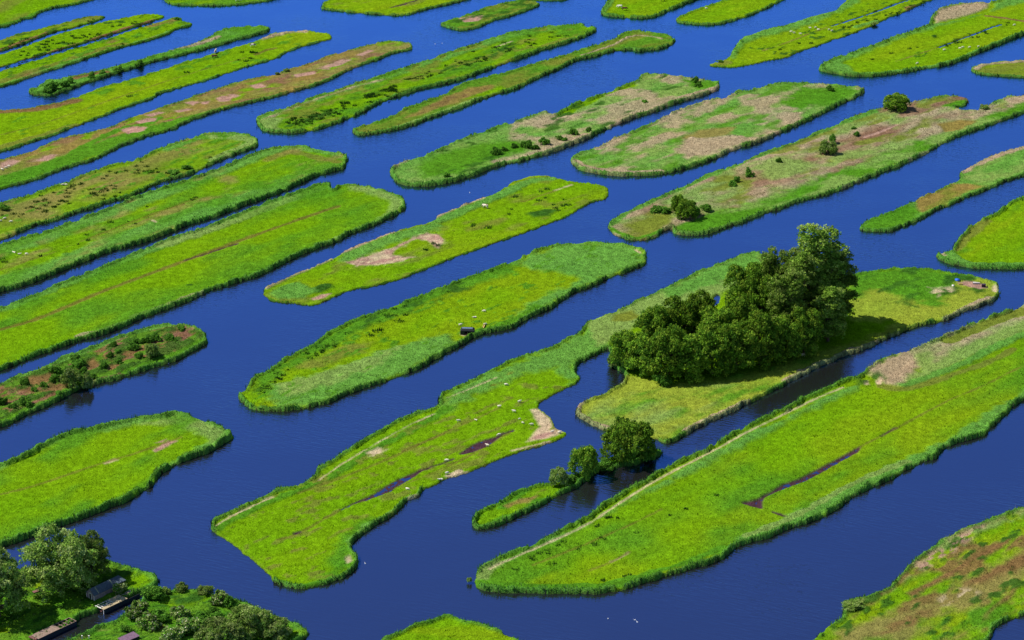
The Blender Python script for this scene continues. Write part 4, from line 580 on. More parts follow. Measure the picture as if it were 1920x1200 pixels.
BB = [
 # shrub island at the bottom left
 ('bush', 289, 1124, 4.2, 6.0, 'round bush at the mouth of the boat canal'), ('palebush', 311, 1113, 1.6, 2.6, 'low grey green clump at the water right of the canal mouth'), ('palebush', 341, 1108, 2.2, 3.4, 'rounded reed green clump on the upper shore of the shrub island'), ('palebush', 386, 1110, 2.0, 4.2, 'grey topped low bush on the upper shore of the shrub island'),
 ('hawthorn', 262, 1158, 5.2, 6.5, 'flowering bush on the canal side of the shrub island'), ('hawthorn', 276, 1178, 4.8, 6.0, 'pale blossom bush above the purple roof'), ('bush', 300, 1165, 3.8, 5.0, 'bush between the blossom bushes on the shrub island'), ('hawthorn', 334, 1160, 4.0, 5.2, 'cream topped bush below the clearing of the shrub island'), ('hawthorn', 352, 1188, 5.0, 6.5, 'white flowered bush near the bottom edge'), ('hawthorn', 322, 1200, 4.2, 5.5, 'white flecked bush cut off by the bottom edge'), ('bush', 378, 1172, 4.0, 5.0, 'green bush right of the white flowered bush'), ('bush', 396, 1160, 3.6, 4.6, 'bush at the lower right of the clearing'), ('hawthorn', 415, 1135, 4.6, 5.5, 'yellow green bush right of the clearing'), ('bush', 433, 1140, 4.4, 4.5, 'dark sided bush beside the yellow green one'), ('bush', 408, 1162, 3.4, 4.0, 'dark bush in the hollow between clearing and willow domes'),
 ('greydome', 468, 1190, 7.0, 11.0, 'domed grey willow near the bottom edge, right of the bushes'), ('greydome', 415, 1215, 7.0, 11.5, 'domed grey willow cut off by the bottom edge'), ('greydome', 515, 1196, 4.6, 8.0, 'darker low willow at the right end of the shrub island'), ('bush', 237, 1186, 2.6, 3.2, 'low bush left of the purple roof'),
 # scrubby island on the left
 ('bush', 320, 641, 3.4, 4.2, 'single bush nearest the right tip of the scrubby island'), ('bush', 292, 640, 3.8, 4.0, 'dark bush second from the right on the scrubby island'), ('bush', 276, 643, 3.6, 3.6, 'dark bush touching its neighbour on the scrubby island top side'), ('bush', 257, 645, 2.8, 3.0, 'small bush left of the two touching dark ones'), ('bush', 252, 657, 3.4, 4.2, 'bush below the small one on the scrubby island'), ('palebush', 286, 672, 4.4, 4.4, 'pale rounded bush at the lower shore of the scrubby island'), ('bush', 260, 672, 2.6, 3.2, 'little bush left of the pale rounded one'), ('bush', 212, 652, 2.6, 3.2, 'bush above the middle of the scrubby island'), ('bush', 221, 664, 2.4, 2.4, 'narrow bush in the middle of the scrubby island'), ('bush', 207, 674, 2.8, 2.6, 'bush left of the narrow one in the middle'), ('bush', 223, 682, 2.2, 2.6, 'little bush below the narrow one in the middle'), ('bush', 193, 693, 3.2, 3.8, 'round bush right of the pink patch on the scrubby island'), ('bush', 147, 690, 4.2, 4.8, 'large bush left of the pink patch on the scrubby island'), ('bush', 141, 676, 3.0, 3.4, 'bush just above the large one by the pink patch'), ('bush', 158, 703, 3.2, 3.2, 'bush between the large one and the bluish pair'), ('palebush', 136, 727, 5.6, 6.2, 'largest bluish green bush at the lower shore of the scrubby island'), ('palebush', 162, 728, 4.4, 3.8, 'bluish bush right beside the largest one at the shore'), ('bush', 102, 700, 3.6, 4.0, 'upper one of two stacked dark bushes at left'), ('bush', 103, 716, 3.6, 4.0, 'lower one of two stacked dark bushes at left'), ('bush', 47, 724, 3.8, 3.0, 'slim tall bush near the left end of the scrubby island'), ('bush', 83, 727, 2.6, 2.6, 'small bush between the slim one and the stacked pair'), ('bush', 50, 763, 4.4, 4.6, 'big bush near the lower left shore of the scrubby island'), ('bush', 3, 760, 3.2, 4.0, 'bush cut off by the left edge on the scrubby island'), ('bush', 24, 767, 2.6, 2.8, 'small bush left of the big one near the lower left shore'), ('bush', 65, 735, 2.2, 2.4, 'tiny bush above the big one at lower left'), ('bush', 340, 620, 2.2, 3.0, 'low bush on the top shore at the right end of the scrubby island'), ('bush', 174, 712, 2.2, 2.8, 'low dark bush at the gap in the lower reeds of the scrubby island'), ('bush', 112, 744, 2.4, 3.2, 'low bush above the lower reeds left of the bluish pair'),
 # reedy islands, upper right
 ('bush', 1305, 156, 3.6, 3.4, 'upper bush of two at the right tip of the reedy grey green island'), ('bush', 1309, 163, 2.4, 3.6, 'lower bush of two at the right tip of the reedy grey green island'), ('bush', 1209, 194, 2.0, 2.6, 'lone little bush amid the reeds of the grey green island'), ('bush', 1076, 254, 4.0, 3.8, 'dark bush beside the dry reeds, fourth from the right of the shore row'), ('bush', 1104, 248, 2.4, 2.6, 'small dark bush at the right end of the shore row'), ('bush', 1049, 264, 3.2, 3.0, 'bush left of the dark bush in the shore row'), ('bush', 1059, 266, 2.0, 2.4, 'tiny bush between two larger ones in the shore row'), ('bush', 1021, 273, 4.0, 4.2, 'round bush in the middle of the shore row'), ('bush', 987, 278, 4.6, 4.8, 'largest bush of the shore row on the grey green island'), ('bush', 1003, 281, 3.0, 3.4, 'bright bush right of the largest in the shore row'), ('bush', 965, 278, 2.8, 3.4, 'bush left of the largest in the shore row'), ('bush', 931, 291, 4.4, 4.6, 'dark bush second from the left in the shore row'), ('bush', 946, 284, 2.4, 3.0, 'brownish bush above the second from the left'), ('bush', 837, 333, 2.8, 2.6, 'lone dark bush near the lower left shore of the grey green island'), ('bush', 1556, 171, 2.8, 3.6, 'single dark bush on the broad reedy island'),
 ('dome', 1681, 207, 6.0, 10.0, 'big rounded solitary bush at the shore of the heathy island'), ('bush', 1607, 256, 2.6, 2.6, 'small bush amid brown grass, lower of two'), ('bush', 1600, 243, 1.8, 2.0, 'tiny bush amid brown grass, upper of two'), ('bush', 1561, 270, 4.4, 3.4, 'dark tall bush above a paler one on the heathy island'), ('palebush', 1552, 290, 5.0, 6.4, 'broad grey green bush below the dark tall one'), ('bush', 1405, 332, 4.2, 3.6, 'bush right of the leaning pair on the heathy island'), ('bush', 1381, 341, 3.2, 3.0, 'right bush of the leaning pair on the heathy island'), ('bush', 1374, 349, 3.0, 3.2, 'left bush of the leaning pair on the heathy island'), ('bush', 1460, 306, 2.4, 2.4, 'lone dark small bush halfway along the heathy island'),
 ('bush', 1232, 398, 3.2, 4.6, 'bush at the left end of the large thicket'), ('bush', 1248, 400, 3.6, 4.0, 'second bush from the left in the large thicket'), ('dome', 1272, 400, 6.2, 5.2, 'dark tall bush at the back of the large thicket'), ('bush', 1285, 390, 4.6, 3.6, 'dark bush top right of the large thicket'), ('dome', 1287, 411, 6.4, 7.2, 'biggest bush at the front of the large thicket'), ('bush', 1324, 397, 3.4, 4.4, 'bush separate at the right of the large thicket'), ('bush', 1303, 405, 4.2, 4.6, 'dark bush at the right edge of the large thicket'),
 # small dark island with bushes, upper left
 ('bush', 100, 170, 5.0, 5.6, 'largest bush at the left end of the dark narrow island'), ('bush', 120, 164, 4.2, 4.4, 'second largest bush at the left end of the dark narrow island'), ('bush', 133, 157, 3.2, 3.2, 'third bush from the left on the dark narrow island'), ('bush', 88, 175, 2.8, 3.8, 'low bush at the left tip of the dark narrow island'), ('bush', 172, 147, 3.4, 3.2, 'bush beside the brown patch of the dark narrow island'), ('bush', 193, 141, 2.6, 3.2, 'small bush right of the brown patch on the dark narrow island'), ('bush', 222, 134, 2.6, 4.6, 'low dark bush in the middle of the dark narrow island'), ('bush', 262, 124, 3.2, 3.6, 'last dark bush to the right on the dark narrow island'),
 ('bush', 333, 37, 1.6, 4.0, 'low bush at the right tip of the lowest slim island'), ('bush', 325, 326, 1.8, 5.0, 'low dark shrub on the olive island'), ('bush', 350, 316, 1.8, 4.4, 'low green shrub right of the dark one on the olive island'), ('bush', 8, 394, 2.4, 4.0, 'dark shrub at the left edge of the olive island'), ('bush', 1350, 113, 1.5, 3.0, 'scruffy bush on the pointed tip of the sheep pasture'), ('palebush', 1598, 1140, 1.5, 5.5, 'pale mound of bush at the left corner of the marshy island'), ('palebush', 1845, 194, 1.8, 4.0, 'small rounded clump at the shore by the notch of the heathy island'), ('palebush', 880, 1091, 1.2, 1.3, 'lone tuft of reed in the water by the left tip of the largest pasture'), ('palebush', 537, 130, 1.2, 2.6, 'little green bush on the top shore of the reddish brown island'), ('palebush', 520, 134, 1.0, 2.0, 'smaller bush left of another on the top shore of the reddish brown island'), ('palebush', 1640, 46, 1.0, 3.6, 'reedy clump at the lower shore of the upper right sheep pasture')]
for a in BB: tree(a[0], a[1], a[2], a[3] * (.85 if a[0] == 'bush' else 1), a[4] * (.92 if a[0] == 'bush' else 1), a[5], 'tree' if a[0] in ('greydome',) else 'bush', 'scattered bushes on the islands' if a[0] not in ('greydome',) else 'domed willows near the bottom edge')

# ---------------------------------------------------------------- animals (one continuous skinned body each)
def skinned(name, verts, edges, rad, sub=1):
    me = bpy.data.meshes.new(name); me.from_pydata(verts, edges, []); o = bpy.data.objects.new(name, me); sc.collection.objects.link(o)
    md = o.modifiers.new('s', 'SKIN'); 
    if not me.skin_vertices: me.attributes
    for i, r in enumerate(rad): me.skin_vertices[0].data[i].radius = (r, r) if not isinstance(r, tuple) else r
    me.skin_vertices[0].data[0].use_root = True
    ms = o.modifiers.new('u', 'SUBSURF'); ms.levels = sub; ms.render_levels = sub
    dg = bpy.context.evaluated_depsgraph_get(); e = o.evaluated_get(dg); m2 = bpy.data.meshes.new_from_object(e)
    bpy.data.objects.remove(o); m2.name = name
    m2.polygons.foreach_set('use_smooth', np.ones(len(m2.polygons), bool)); return m2
def sheep_verts(graze):
    hz = .30 if graze else .82
    V = [(-.42, 0, .66), (-.05, 0, .68), (.34, 0, .68), (.56, 0, .66 if graze else .80), (.76, 0, hz), (.92, 0, hz - .10), (-.60, 0, .70), (-.68, 0, .50)]
    E = [(0, 1), (1, 2), (2, 3), (3, 4), (4, 5), (0, 6), (6, 7)]; Rr = [.26, .30, .27, .14, .11, .06, .10, .04]
    for sx, a in ((-.42, 0), (.34, 2)):
        for sy in (-.13, .13):
            b = len(V); V += [(sx, sy, .40), (sx + .02, sy, .20), (sx, sy, .0)]; E += [(a, b), (b, b + 1), (b + 1, b + 2)]; Rr += [.085, .045, .045]
    return V, E, Rr
def lying_verts():
    V = [(-.42, 0, .30), (-.05, 0, .34), (.34, 0, .32), (.56, 0, .48), (.72, 0, .56), (.88, 0, .48), (-.60, 0, .26)]
    return V, [(0, 1), (1, 2), (2, 3), (3, 4), (4, 5), (0, 6)], [.27, .31, .27, .14, .11, .06, .1]
M_wool = mat_plain('wool', (.74, .67, .54), .95, .22, 9, bump=.6)
SH = [skinned('sheep_body', *sheep_verts(True)), skinned('sheep_body', *sheep_verts(False)), skinned('sheep_body', *lying_verts())]
for m in SH: m.materials.append(M_wool)
def sheep(u, v, label, group, pose=None, s=.78, heading=None):
    p = random.choice([0, 0, 1]) if pose is None else pose
    o = bpy.data.objects.new('sheep', SH[p]); sc.collection.objects.link(o); o.location = gp(u, v, .34); o.scale = (s, s, s)
    o.rotation_euler = (0, 0, random.choice([random.uniform(-.6, .6), math.pi + random.uniform(-.6, .6)]) if heading is None else heading); tag(o, label, 'sheep', group); return o
g1 = 'sheep grazing on the irregular island'
for u, v, l, ps in [(949, 723, 'sheep highest up the irregular island, near its reeds', 0), (936, 764, 'sheep standing beneath the highest one on the irregular island', 1), (860, 791, 'sheep standing farther left than the rest of the upper flock', 1), (892, 788, 'smaller looking sheep lying by the faint track', 2), (936, 817, 'sheep at the right tip of the upper muddy pool', 0), (914, 837, 'sheep at the lower rim of the upper muddy pool', 1), (838, 865, 'sheep between the two muddy pools', 0), (838, 889, 'sheep on the left of the small sandy shore patch', 0), (825, 900, 'sheep lowest at the small sandy shore patch', 2), (764, 919, 'sheep below the long muddy pool, farthest left', 0), (974, 755, 'sheep nearest the inlet shore, uppermost', 1), (964, 773, 'sheep left of and below the one nearest the inlet', 1), (974, 787, 'small lamb above a sheep, left of the sandy spit', 0), (980, 794, 'sheep below the small lamb, left of the sandy spit', 0), (997, 798, 'sheep at the grassy edge of the sandy spit', 1), (1035, 812, 'left sheep of two on the sandy spit', 1), (1049, 813, 'right sheep of two on the sandy spit, nearest its tip', 1)]:
    sheep(u, v, l, g1, ps, .55 if 'lamb' in l or 'smaller' in l else .78)
g2 = 'sheep near the black shelter'
for u, v, l, ps in [(863, 611, 'sheep directly behind the black shelter', 1), (889, 596, 'sheep resting uphill of the black shelter', 2), (908, 585, 'sheep farthest up from the black shelter', 0), (910, 610, 'sheep at the end of the yellow trough', 1)]: sheep(u, v, l, g2, ps)
g3 = 'sheep by the left edge of the picture'
for u, v, l, ps in [(26, 474, 'left sheep of three on the pasture at left', 2), (37, 477, 'middle sheep of three on the pasture at left', 2), (50, 478, 'right sheep of three on the pasture at left', 0), (9, 411, 'sheep left of two on the olive island', 0), (21, 417, 'sheep right of two on the olive island', 0), (1, 416, 'sheep cut off by the left edge on the olive island', 0), (118, 348, 'left sheep of the pair on the top shore of the olive island', 0), (124, 348, 'right sheep of the pair on the top shore of the olive island', 0), (4, 319, 'sheep nearest the left edge on the pinkish patch', 0), (11, 316, 'middle sheep of three on the pinkish patch', 0), (17, 313, 'right sheep of three on the pinkish patch', 0)]: sheep(u, v, l, g3, ps)
g4 = 'sheep on the upper right pastures'
for u, v, l in [(1483, 61, 'leftmost sheep of the upper right pasture'), (1489, 63, 'sheep touching the leftmost one of the upper right pasture'), (1501, 65, 'faint sheep right of the leftmost pair'), (1519, 54, 'sheep above the ditch, left of the tight group'), (1529, 53, 'upper sheep of the tight group by the ditch'), (1534, 57, 'lower sheep of the tight group by the ditch'), (1554, 57, 'left sheep of the pair below the ditch'), (1560, 59, 'right sheep of the pair below the ditch'), (1770, 95, 'sheep below the left end of the blue ditch'), (1800, 92, 'left sheep of the touching pair below the blue ditch'), (1805, 90, 'right sheep of the touching pair below the blue ditch'), (1818, 90, 'sheep between the touching pair and the last one'), (1834, 89, 'last sheep to the right below the blue ditch'), (1902, 48, 'sheep near the right edge beyond the ditch end'), (1720, 120, 'sheep alone near the lower reeds of that pasture'), (1324, 17, 'small pale sheep on the smooth island at the top edge')]: sheep(u, v, l, g4)
sheep(1506, 668, 'white sheep in the shade in front of the grove', None, 1, .9); sheep(1531, 656, 'dim sheep deeper in the shade of the grove', None, 0, .8)

def cow_verts(graze):
    hz = .45 if graze else 1.45
    V = [(-.75, 0, 1.05), (-.1, 0, 1.02), (.6, 0, 1.08), (.95, 0, 1.05 if graze else 1.3), (1.25, 0, hz + .1), (1.5, 0, hz - .1), (-.95, 0, 1.25), (-1.08, 0, 1.0), (-1.08, 0, .6), (-.45, 0, .72)]
    E = [(0, 1), (1, 2), (2, 3), (3, 4), (4, 5), (0, 6), (6, 7), (7, 8), (0, 9)]; Rr = [.33, .38, .33, .2, .16, .10, .12, .04, .03, .14]
    for sx, a in ((-.75, 0), (.6, 2)):
        for sy in (-.2, .2):
            b = len(V); V += [(sx, sy, .68), (sx + (.05 if sx > 0 else -.06), sy, .38), (sx, sy, 0)]; E += [(a, b), (b, b + 1), (b + 1, b + 2)]; Rr += [.14, .08, .075]
    return V, E, Rr
CW = [skinned('cow_body', *cow_verts(True)), skinned('cow_body', *cow_verts(False))]
M_brown = mat_plain('brown_hide', (.13, .045, .025), .8, .3, 1.2, (.08, .03, .02)); M_black = mat_plain('black_hide', (.02, .015, .015), .7, .2, 1.2)
M_pied = mat_plain('pied_hide', (.70, .62, .52), .8, .2, 1.4, (.16, .05, .03)); M_cream = mat_plain('cream_hide', (.72, .66, .55), .8, .15, 2); M_pied2 = mat_plain('black_pied_hide', (.65, .6, .55), .8, .2, 1.0, (.03, .02, .02))
def cow(u, v, mat, label, pose, rz, s=1.0):
    o = empty('cow', gp(u, v, .34), rz, s); me = CW[pose].copy(); me.materials.clear(); me.materials.append(mat)
    bpy.data.objects.remove(o); o = bpy.data.objects.new('cow', me); sc.collection.objects.link(o); o.location = gp(u, v, .34); o.rotation_euler = (0, 0, rz); o.scale = (s, s, s)
    tag(o, label, 'cow', 'cows grazing on the islands')
cow(404, 100, M_pied, 'white and brown cow, upper of the two close together at upper left', 1, 1.4); cow(402, 109, M_brown, 'dark brown cow, lower of the two close together at upper left', 0, .3)
cow(474, 88, M_pied2, 'dark cow with a white back at the top shore of the long pasture', 0, .1); cow(1162, 15, M_cream, 'cream white cow left of the dark brown one at the top', 0, 2.9)
cow(1171, 19, M_brown, 'dark brown cow beside the cream white one at the top', 0, .2); cow(1243, 2, M_brown, 'red brown cow cut off by the top edge', 0, 0.1); cow(910, 390, M_pied, 'brown and white cow alone on the green centre island', 0, 2.6)
cow(446, 3, M_cream, 'pale cow at the top edge, left of centre', 0, .2)

def bird_mesh():
    V = [(-.1, 0, .12), (.2, 0, .13), (.36, 0, .26), (.40, 0, .52), (.52, 0, .56), (.66, 0, .52), (-.40, 0, .2)]
    return skinned('bird_body', V, [(0, 1), (1, 2), (2, 3), (3, 4), (4, 5), (0, 6)], [.2, .2, .09, .05, .06, .025, .06])
BM = bird_mesh(); BM.materials.append(mat_plain('white_feathers', (.5, .5, .5), .8, .1, 5))
for u, v, l in [(1140, 1161, 'swan alone on the water below the largest pasture'), (1190, 1163, 'left swan of a pair on the water below the largest pasture'), (1195, 1167, 'right swan of a pair on the water below the largest pasture'), (816, 83, 'left bird of two on the water at the top'), (829, 82, 'right bird of two on the water at the top'), (881, 362, 'white bird on the channel in the centre'), (973, 124, 'white bird in the channel between two slim upper islands'), (685, 1057, 'bird on the water right of the rounded headland'), (315, 682, 'white bird at the reeds of the scrubby island')]:
    o = bpy.data.objects.new('swan', BM); sc.collection.objects.link(o); o.location = gp(u, v, -.04); o.rotation_euler = (0, 0, random.uniform(0, 6.28)); o.scale = (.6,) * 3; tag(o, l, 'bird', 'white birds on the water')
# ---------------------------------------------------------------- sheds, boathouses, shelter and small things
import bmesh
def box(bm, c, s, rot=None):
    m = bmesh.ops.create_cube(bm, size=1)['verts']
    for vv in m:
        vv.co = Vector((vv.co.x * s[0], vv.co.y * s[1], vv.co.z * s[2]))
        if rot is not None: vv.co = rot @ vv.co
        vv.co += Vector(c)
def bmo(name, bm, mat, parent, bev=0.0):
    if bev: bmesh.ops.bevel(bm, geom=list(bm.edges), offset=bev, segments=1, affect='EDGES')
    me = bpy.data.meshes.new(name); bm.to_mesh(me); bm.free(); return add(name, me, mat, parent)
def prism(bm, prof, x0, x1):                      # profile in y,z swept along x
    a = [bm.verts.new((x0, y, z)) for y, z in prof]; b = [bm.verts.new((x1, y, z)) for y, z in prof]; n = len(prof)
    bm.faces.new(a[::-1]); bm.faces.new(b)
    for i in range(n): bm.faces.new((a[i], a[(i + 1) % n], b[(i + 1) % n], b[i]))
M_slate = mat_plain('grey_felt_roof', (.075, .10, .13), .7, .3, 2.5); M_pinkwall = mat_plain('weathered_boards', (.36, .27, .27), .85, .35, 4); M_dark = mat_plain('tarred_boards', (.018, .022, .028), .8, .3, 3)
M_white = mat_plain('white_paint', (.72, .68, .62), .7, .2, 6); M_tan = mat_plain('sandy_roof_felt', (.40, .32, .19), .9, .22, 1.6); M_plank = mat_plain('brown_roof_boards', (.27, .19, .145), .9, .3, 1.8); M_moss = mat_plain('mossy_strip', (.30, .32, .20), .9, .3, 5)
M_purple = mat_plain('purple_roof_sheet', (.17, .10, .15), .7, .25, 2); M_blueroof = mat_plain('blue_grey_sheet', (.16, .22, .32), .5, .2, 3); M_rust = mat_plain('rusty_boards', (.22, .10, .09), .85, .4, 4); M_opening_shade = mat_plain('opening_shade', (.012, .010, .010), .9, .1, 2)
def axis_thing(name, u0, v0, u1, v1, z, label, cat):  # Empty whose x axis runs from the first to the second pixel
    a = gp(u0, v0, z); b = gp(u1, v1, z); d = b - a; o = empty(name, a, math.atan2(d.y, d.x)); tag(o, label, cat); return o, (b - a).length
# gabled shed: x runs from its near gable to its far end, y to its left
o, L = axis_thing('gabled_shed', 170, 1124.5, 208, 1106.5, .35, 'grey gabled shed with a pale door frame under the big willow', 'shed'); W2 = 1.35
bm = bmesh.new(); prism(bm, [(-W2, 0), (W2, 0), (W2, 1.5), (0, 2.65), (-W2, 1.5)], 0, L); bmo('wall', bm, M_pinkwall, o)
bm = bmesh.new()
for s in (-1, 1):
    ang = math.atan2(1.15, W2) * s; ln = math.hypot(1.15, W2) + .22
    from mathutils import Matrix
    box(bm, (L / 2, s * (W2 / 2 + .06), 2.08 + .02), (L + .3, ln, .07), Matrix.Rotation(-ang, 3, 'X'))
rf = bmo('roof', bm, M_slate, o)
bm = bmesh.new(); ang = -math.atan2(1.15, W2); box(bm, (1.3, -(W2 / 2 + .08), 2.13), (.22, 1.75, .05), Matrix.Rotation(-ang, 3, 'X')); box(bm, (L - .3, -(W2 / 2 + .08), 2.13), (.22, 1.75, .05), Matrix.Rotation(-ang, 3, 'X')); bmo('roof_strip', bm, M_moss, rf)
dr = None; bm = bmesh.new(); box(bm, (-.03, -.02, .75), (.05, .62, 1.5)); dr = bmo('doorway', bm, M_opening_shade, o)  # flat near-black panel paints the shade inside the open doorway
bm = bmesh.new(); box(bm, (-.05, -.38, .8), (.09, .12, 1.6)); box(bm, (-.05, .34, .8), (.09, .12, 1.6)); box(bm, (-.05, -.02, 1.66), (.09, .84, .12)); bmo('door_frame', bm, M_white, dr)
bm = bmesh.new()
for s in (-1, 1): box(bm, (-.04, s * (W2 - .05), .75), (.1, .12, 1.5))
bmo('corner_board', bm, M_white, o)
o, L = axis_thing('lean_to', 211, 1105, 229, 1096.5, .35, 'low dark lean-to behind the far end of the gabled shed', 'shed')
bm = bmesh.new(); box(bm, (L / 2, 0, .8), (L, 2.3, 1.6)); bmo('wall', bm, M_dark, o)
bm = bmesh.new(); box(bm, (L / 2, 0, 1.72), (L + .3, 2.6, .1), Matrix.Rotation(.12, 3, 'X')); bmo('roof', bm, M_slate, o)
# boathouse over the canal
o, L = axis_thing('boathouse', 195, 1152, 239, 1131, 0.0, 'boathouse with a sandy flat roof half open to white rafters', 'boathouse'); W = 2.75; h = 1.15
bm = bmesh.new(); box(bm, (L / 2, .03, h / 2 - .1), (L, .08, h - .05)); box(bm, (L / 2 + .6, W, h / 2 - .1), (L - 1.2, .08, h - .05)); box(bm, (L - .04, W / 2, h / 2 - .1), (.08, W - .1, h - .05)); bmo('wall', bm, M_dark, o)
bm = bmesh.new(); xs = L * .52
box(bm, (L / 2, .42, h + .03), (L + .1, 1.0, .07)); box(bm, (xs + (L - xs) / 2, W / 2 + .46, h + .034), (L - xs, W - 1.0 + .1, .062)); bmo('roof', bm, M_tan, o)
bm = bmesh.new()
for k in range(6): box(bm, (.06 + k * (xs - .1) / 5, .92 + (W - .95) / 2, h + .03), (.13 if k else .26, W - .95 + .1, .09))
for yy in (1.5, 2.1, W): box(bm, (xs / 2, yy, h - .04), (xs, .08, .06))
bmo('rafter', bm, M_white, o)
bm = bmesh.new(); box(bm, (.5 * xs, W / 2 + .4, .25), (xs * .9, W - 1.1, .1)); bmo('floor_boards', bm, M_rust, o)
for yy in (.05, W - .02):
    bm = bmesh.new(); box(bm, (.02, yy, h / 2 - .12), (.12, .12, h + .2)); bmo('post', bm, M_white, o)
bm = bmesh.new(); box(bm, (L + 1.9, .05, .42), (3.8, .1, .95)); bmo('bank_wall', bm, M_dark, o)
# long shelter in the foreground
o, L = axis_thing('boat_shelter', 73, 1207, 144, 1173, 0.0, 'long boat shelter with a brown boarded roof and open dark rafters', 'boathouse'); W = 2.5; h = 1.1; xs = L * .56
bm = bmesh.new(); box(bm, (L / 2, .03, h / 2 - .05), (L, .08, h)); box(bm, (L / 2, W - .03, h / 2 - .05), (L, .08, h)); box(bm, (L - .04, W / 2, h / 2 - .05), (.08, W - .14, h)); box(bm, (.04, W / 2, h / 2 - .05), (.08, W - .14, h)); bmo('wall', bm, M_dark, o)
bm = bmesh.new()
for k in range(9): box(bm, (xs / 2, .14 + k * W / 9, h + .05 + .004 * (k % 2)), (xs, W / 9 - .012, .06))
bmo('roof', bm, M_plank, o)
bm = bmesh.new()
for k in range(5): box(bm, (xs + .05 + k * (L - xs - .1) / 4, W / 2, h + .05), (.12 if k else .3, W, .08))
for yy in (.04, W / 2, W - .04): box(bm, ((xs + L) / 2, yy, h + .012), (L - xs, .11, .07))
bmo('rafter', bm, M_plank, o)
bm = bmesh.new(); box(bm, (-.3, W / 2 + .3, h - .15), (.5, W * .9, .25)); bmo('end_boards', bm, M_rust, o)
# purple roof at the bottom edge
o, L = axis_thing('low_shed', 233, 1212, 261, 1200, .3, 'low shed with a purple sheet roof at the bottom edge', 'shed')
bm = bmesh.new(); box(bm, (L / 2, 1.0, .5), (L, 2.0, 1.0)); bmo('wall', bm, M_dark, o)
bm = bmesh.new(); box(bm, (L / 2, 1.0, 1.1), (L + .3, 2.3, .08), Matrix.Rotation(.08, 3, 'X')); bmo('roof', bm, M_purple, o)
# plank heap beyond the boathouse, pale posts near the bottom edge
o, L = axis_thing('plank_pile', 240, 1122, 259, 1113, .3, 'heap of pale pinkish planks beyond the boathouse', 'plank pile'); M_palep = mat_plain('pale_planks', (.52, .38, .34), .85, .3, 5)
bm = bmesh.new()
for k in range(9): box(bm, (random.uniform(.2, L - .4), random.uniform(.2, 1.8), .18 + .05 * k), (random.uniform(1.2, 2.2), .2, .05), Matrix.Rotation(random.uniform(-.5, .5), 3, 'Z') @ Matrix.Rotation(random.uniform(-.15, .15), 3, 'Y'))
me = bmo('boards', bm, M_palep, o)
for u, v, l in [(154, 1199, 'left one of two white posts by the canal at the bottom edge'), (167, 1199, 'right one of two white posts by the canal at the bottom edge')]:
    bm = bmesh.new(); box(bm, (0, 0, .45), (.22, .22, .9)); box(bm, (0, 0, .92), (.3, .3, .06)); q = bmo('post', bm, M_white, None); q.location = gp(u, v, .3); q.name = 'white_post'; tag(q, l, 'post', 'white posts by the canal')
bm = bmesh.new(); box(bm, (0, 0, .5), (1.6, .9, .08)); box(bm, (-.6, 0, .25), (.1, .8, .5)); box(bm, (.6, 0, .25), (.1, .8, .5)); q = bmo('garden_table', bm, M_rust, None); q.location = gp(68, 1112, .3); q.rotation_euler = (0, 0, .7); tag(q, 'dark wooden table on the lawn left of the big willow', 'table')
# black shelter and trough on the centre island
a = gp(863, 628, .34); o = empty('animal_shelter', a, -.06); tag(o, 'small black shelter with a blue grey roof on the centre island', 'shelter'); L, D_, h = 3.9, 2.0, 1.25
bm = bmesh.new(); box(bm, (.6, D_ / 2, h / 2), (1.2, D_, h)); box(bm, (L - .7, D_ / 2, h / 2), (1.4, D_, h)); box(bm, (L / 2 - .05, D_ - .15, h / 2), (1.3, .25, h - .02)); box(bm, (L / 2 - .05, D_ / 2, h - .1), (1.3, D_ - .02, .2)); bmo('wall', bm, M_dark, o, .03)
bm = bmesh.new(); prism(bm, [(-.12, 0), (.1, .34), (.45, .55), (D_ - .45, .55), (D_ - .1, .34), (D_ + .12, 0)], 0, L)
for vv in bm.verts: vv.co.x = vv.co.x + (L / 2 - vv.co.x) * vv.co.z * .5; vv.co.z += h
rf = bmo('roof', bm, M_dark, o)
bm = bmesh.new(); box(bm, (L / 2, D_ / 2 - .3, h + .58), (L - 1.0, D_ - 1.3, .05)); bmo('ridge_sheet', bm, M_blueroof, rf)
bm = bmesh.new(); box(bm, (L / 2 - .05, .3, .12), (1.2, .5, .25)); bmo('hay_rack', bm, M_rust, o)
o, L = axis_thing('feed_trough', 906, 616.5, 908.5, 609, .34, 'yellow feed trough lying beside the black shelter', 'trough'); M_yel = mat_plain('yellow_wood', (.62, .48, .16), .8, .25, 5)
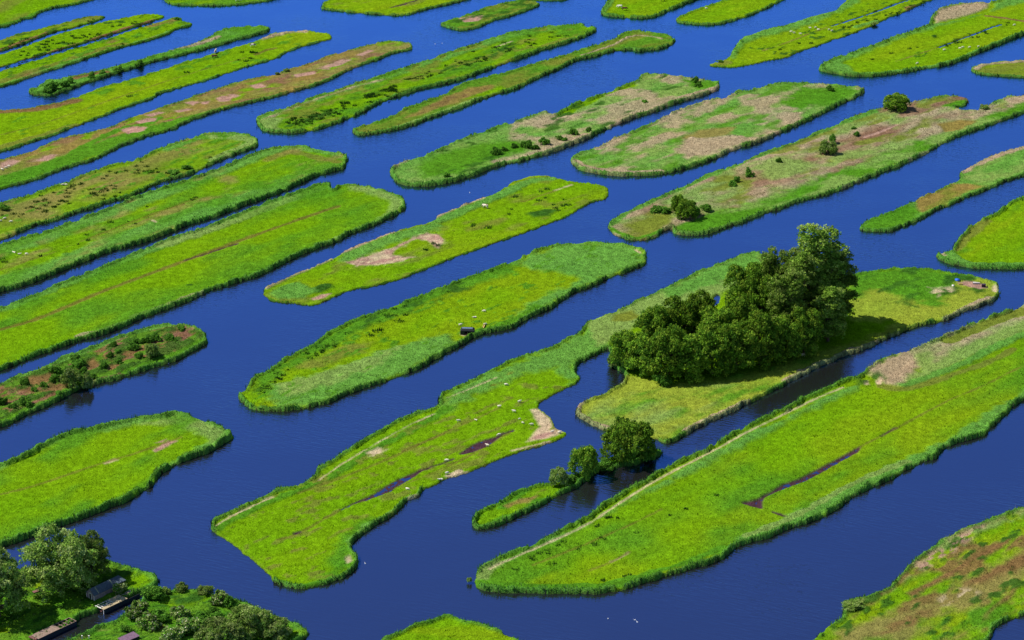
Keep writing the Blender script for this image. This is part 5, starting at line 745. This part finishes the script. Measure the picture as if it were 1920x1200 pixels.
bm = bmesh.new(); box(bm, (L / 2, 0, .3), (L, .35, .06)); box(bm, (L / 2, .2, .4), (L, .06, .25)); box(bm, (L / 2, -.2, .4), (L, .06, .25)); bmo('tray', bm, M_yel, o)
for xx in (.15, L - .15): bm = bmesh.new(); box(bm, (xx, 0, .13), (.1, .34, .27)); bmo('leg', bm, M_yel, o)
# things left on the right point of the irregular island
def tub(u, v, r, h, mat, label, name, cat):
    me = tubes(name, [[(0, 0, 0, r * .85), (0, 0, h, r), (0, 0, h + .02, r * .9), (0, 0, h * .4, r * .75), (0, 0, h * .35, .02)]], 14); q = add(name, me, mat); q.location = gp(u, v, .35); tag(q, label, cat)
tub(1795, 526.5, .75, .5, mat_plain('blue_plastic', (.03, .12, .62), .5, .1, 3), 'blue tub at the foot of the dark shrubs on the right point', 'blue_tub', 'tub')
tub(1787, 537, .42, .4, M_white, 'white bucket left of the yellow trough on the right point', 'bucket', 'bucket')
bm = bmesh.new(); box(bm, (0, 0, .15), (1.3, .6, .08)); box(bm, (0, .3, .25), (1.3, .06, .25)); box(bm, (0, -.3, .25), (1.3, .06, .25)); q = bmo('yellow_trough', bm, M_yel, None); q.location = gp(1801, 534, .33); tag(q, 'yellow trough on the bare reddish ground of the right point', 'trough')
bm = bmesh.new(); box(bm, (0, 0, .4), (1.1, .8, .8)); box(bm, (0, 0, .84), (1.3, 1.0, .08)); q = bmo('dark_crate', bm, mat_plain('dark_crate_wood', (.05, .025, .05), .8, .3, 3), None, .02); q.location = gp(1844, 538, .35); tag(q, 'dark crate at the right end of the reddish ground', 'crate')
bm = bmesh.new(); prism(bm, [(-.45, .0), (.45, .0), (.6, .45), (-.6, .45)], 0, 2.0)
for vv in bm.verts:
    if vv.co.x > 1: vv.co.y *= .35
q = bmo('small_boat', bm, mat_plain('grey_hull', (.42, .38, .38), .7, .2, 4), None); q.location = gp(1824, 532, .33); q.rotation_euler = (0, 0, -.15); tag(q, 'small grey boat hull lying on the reddish ground', 'boat')
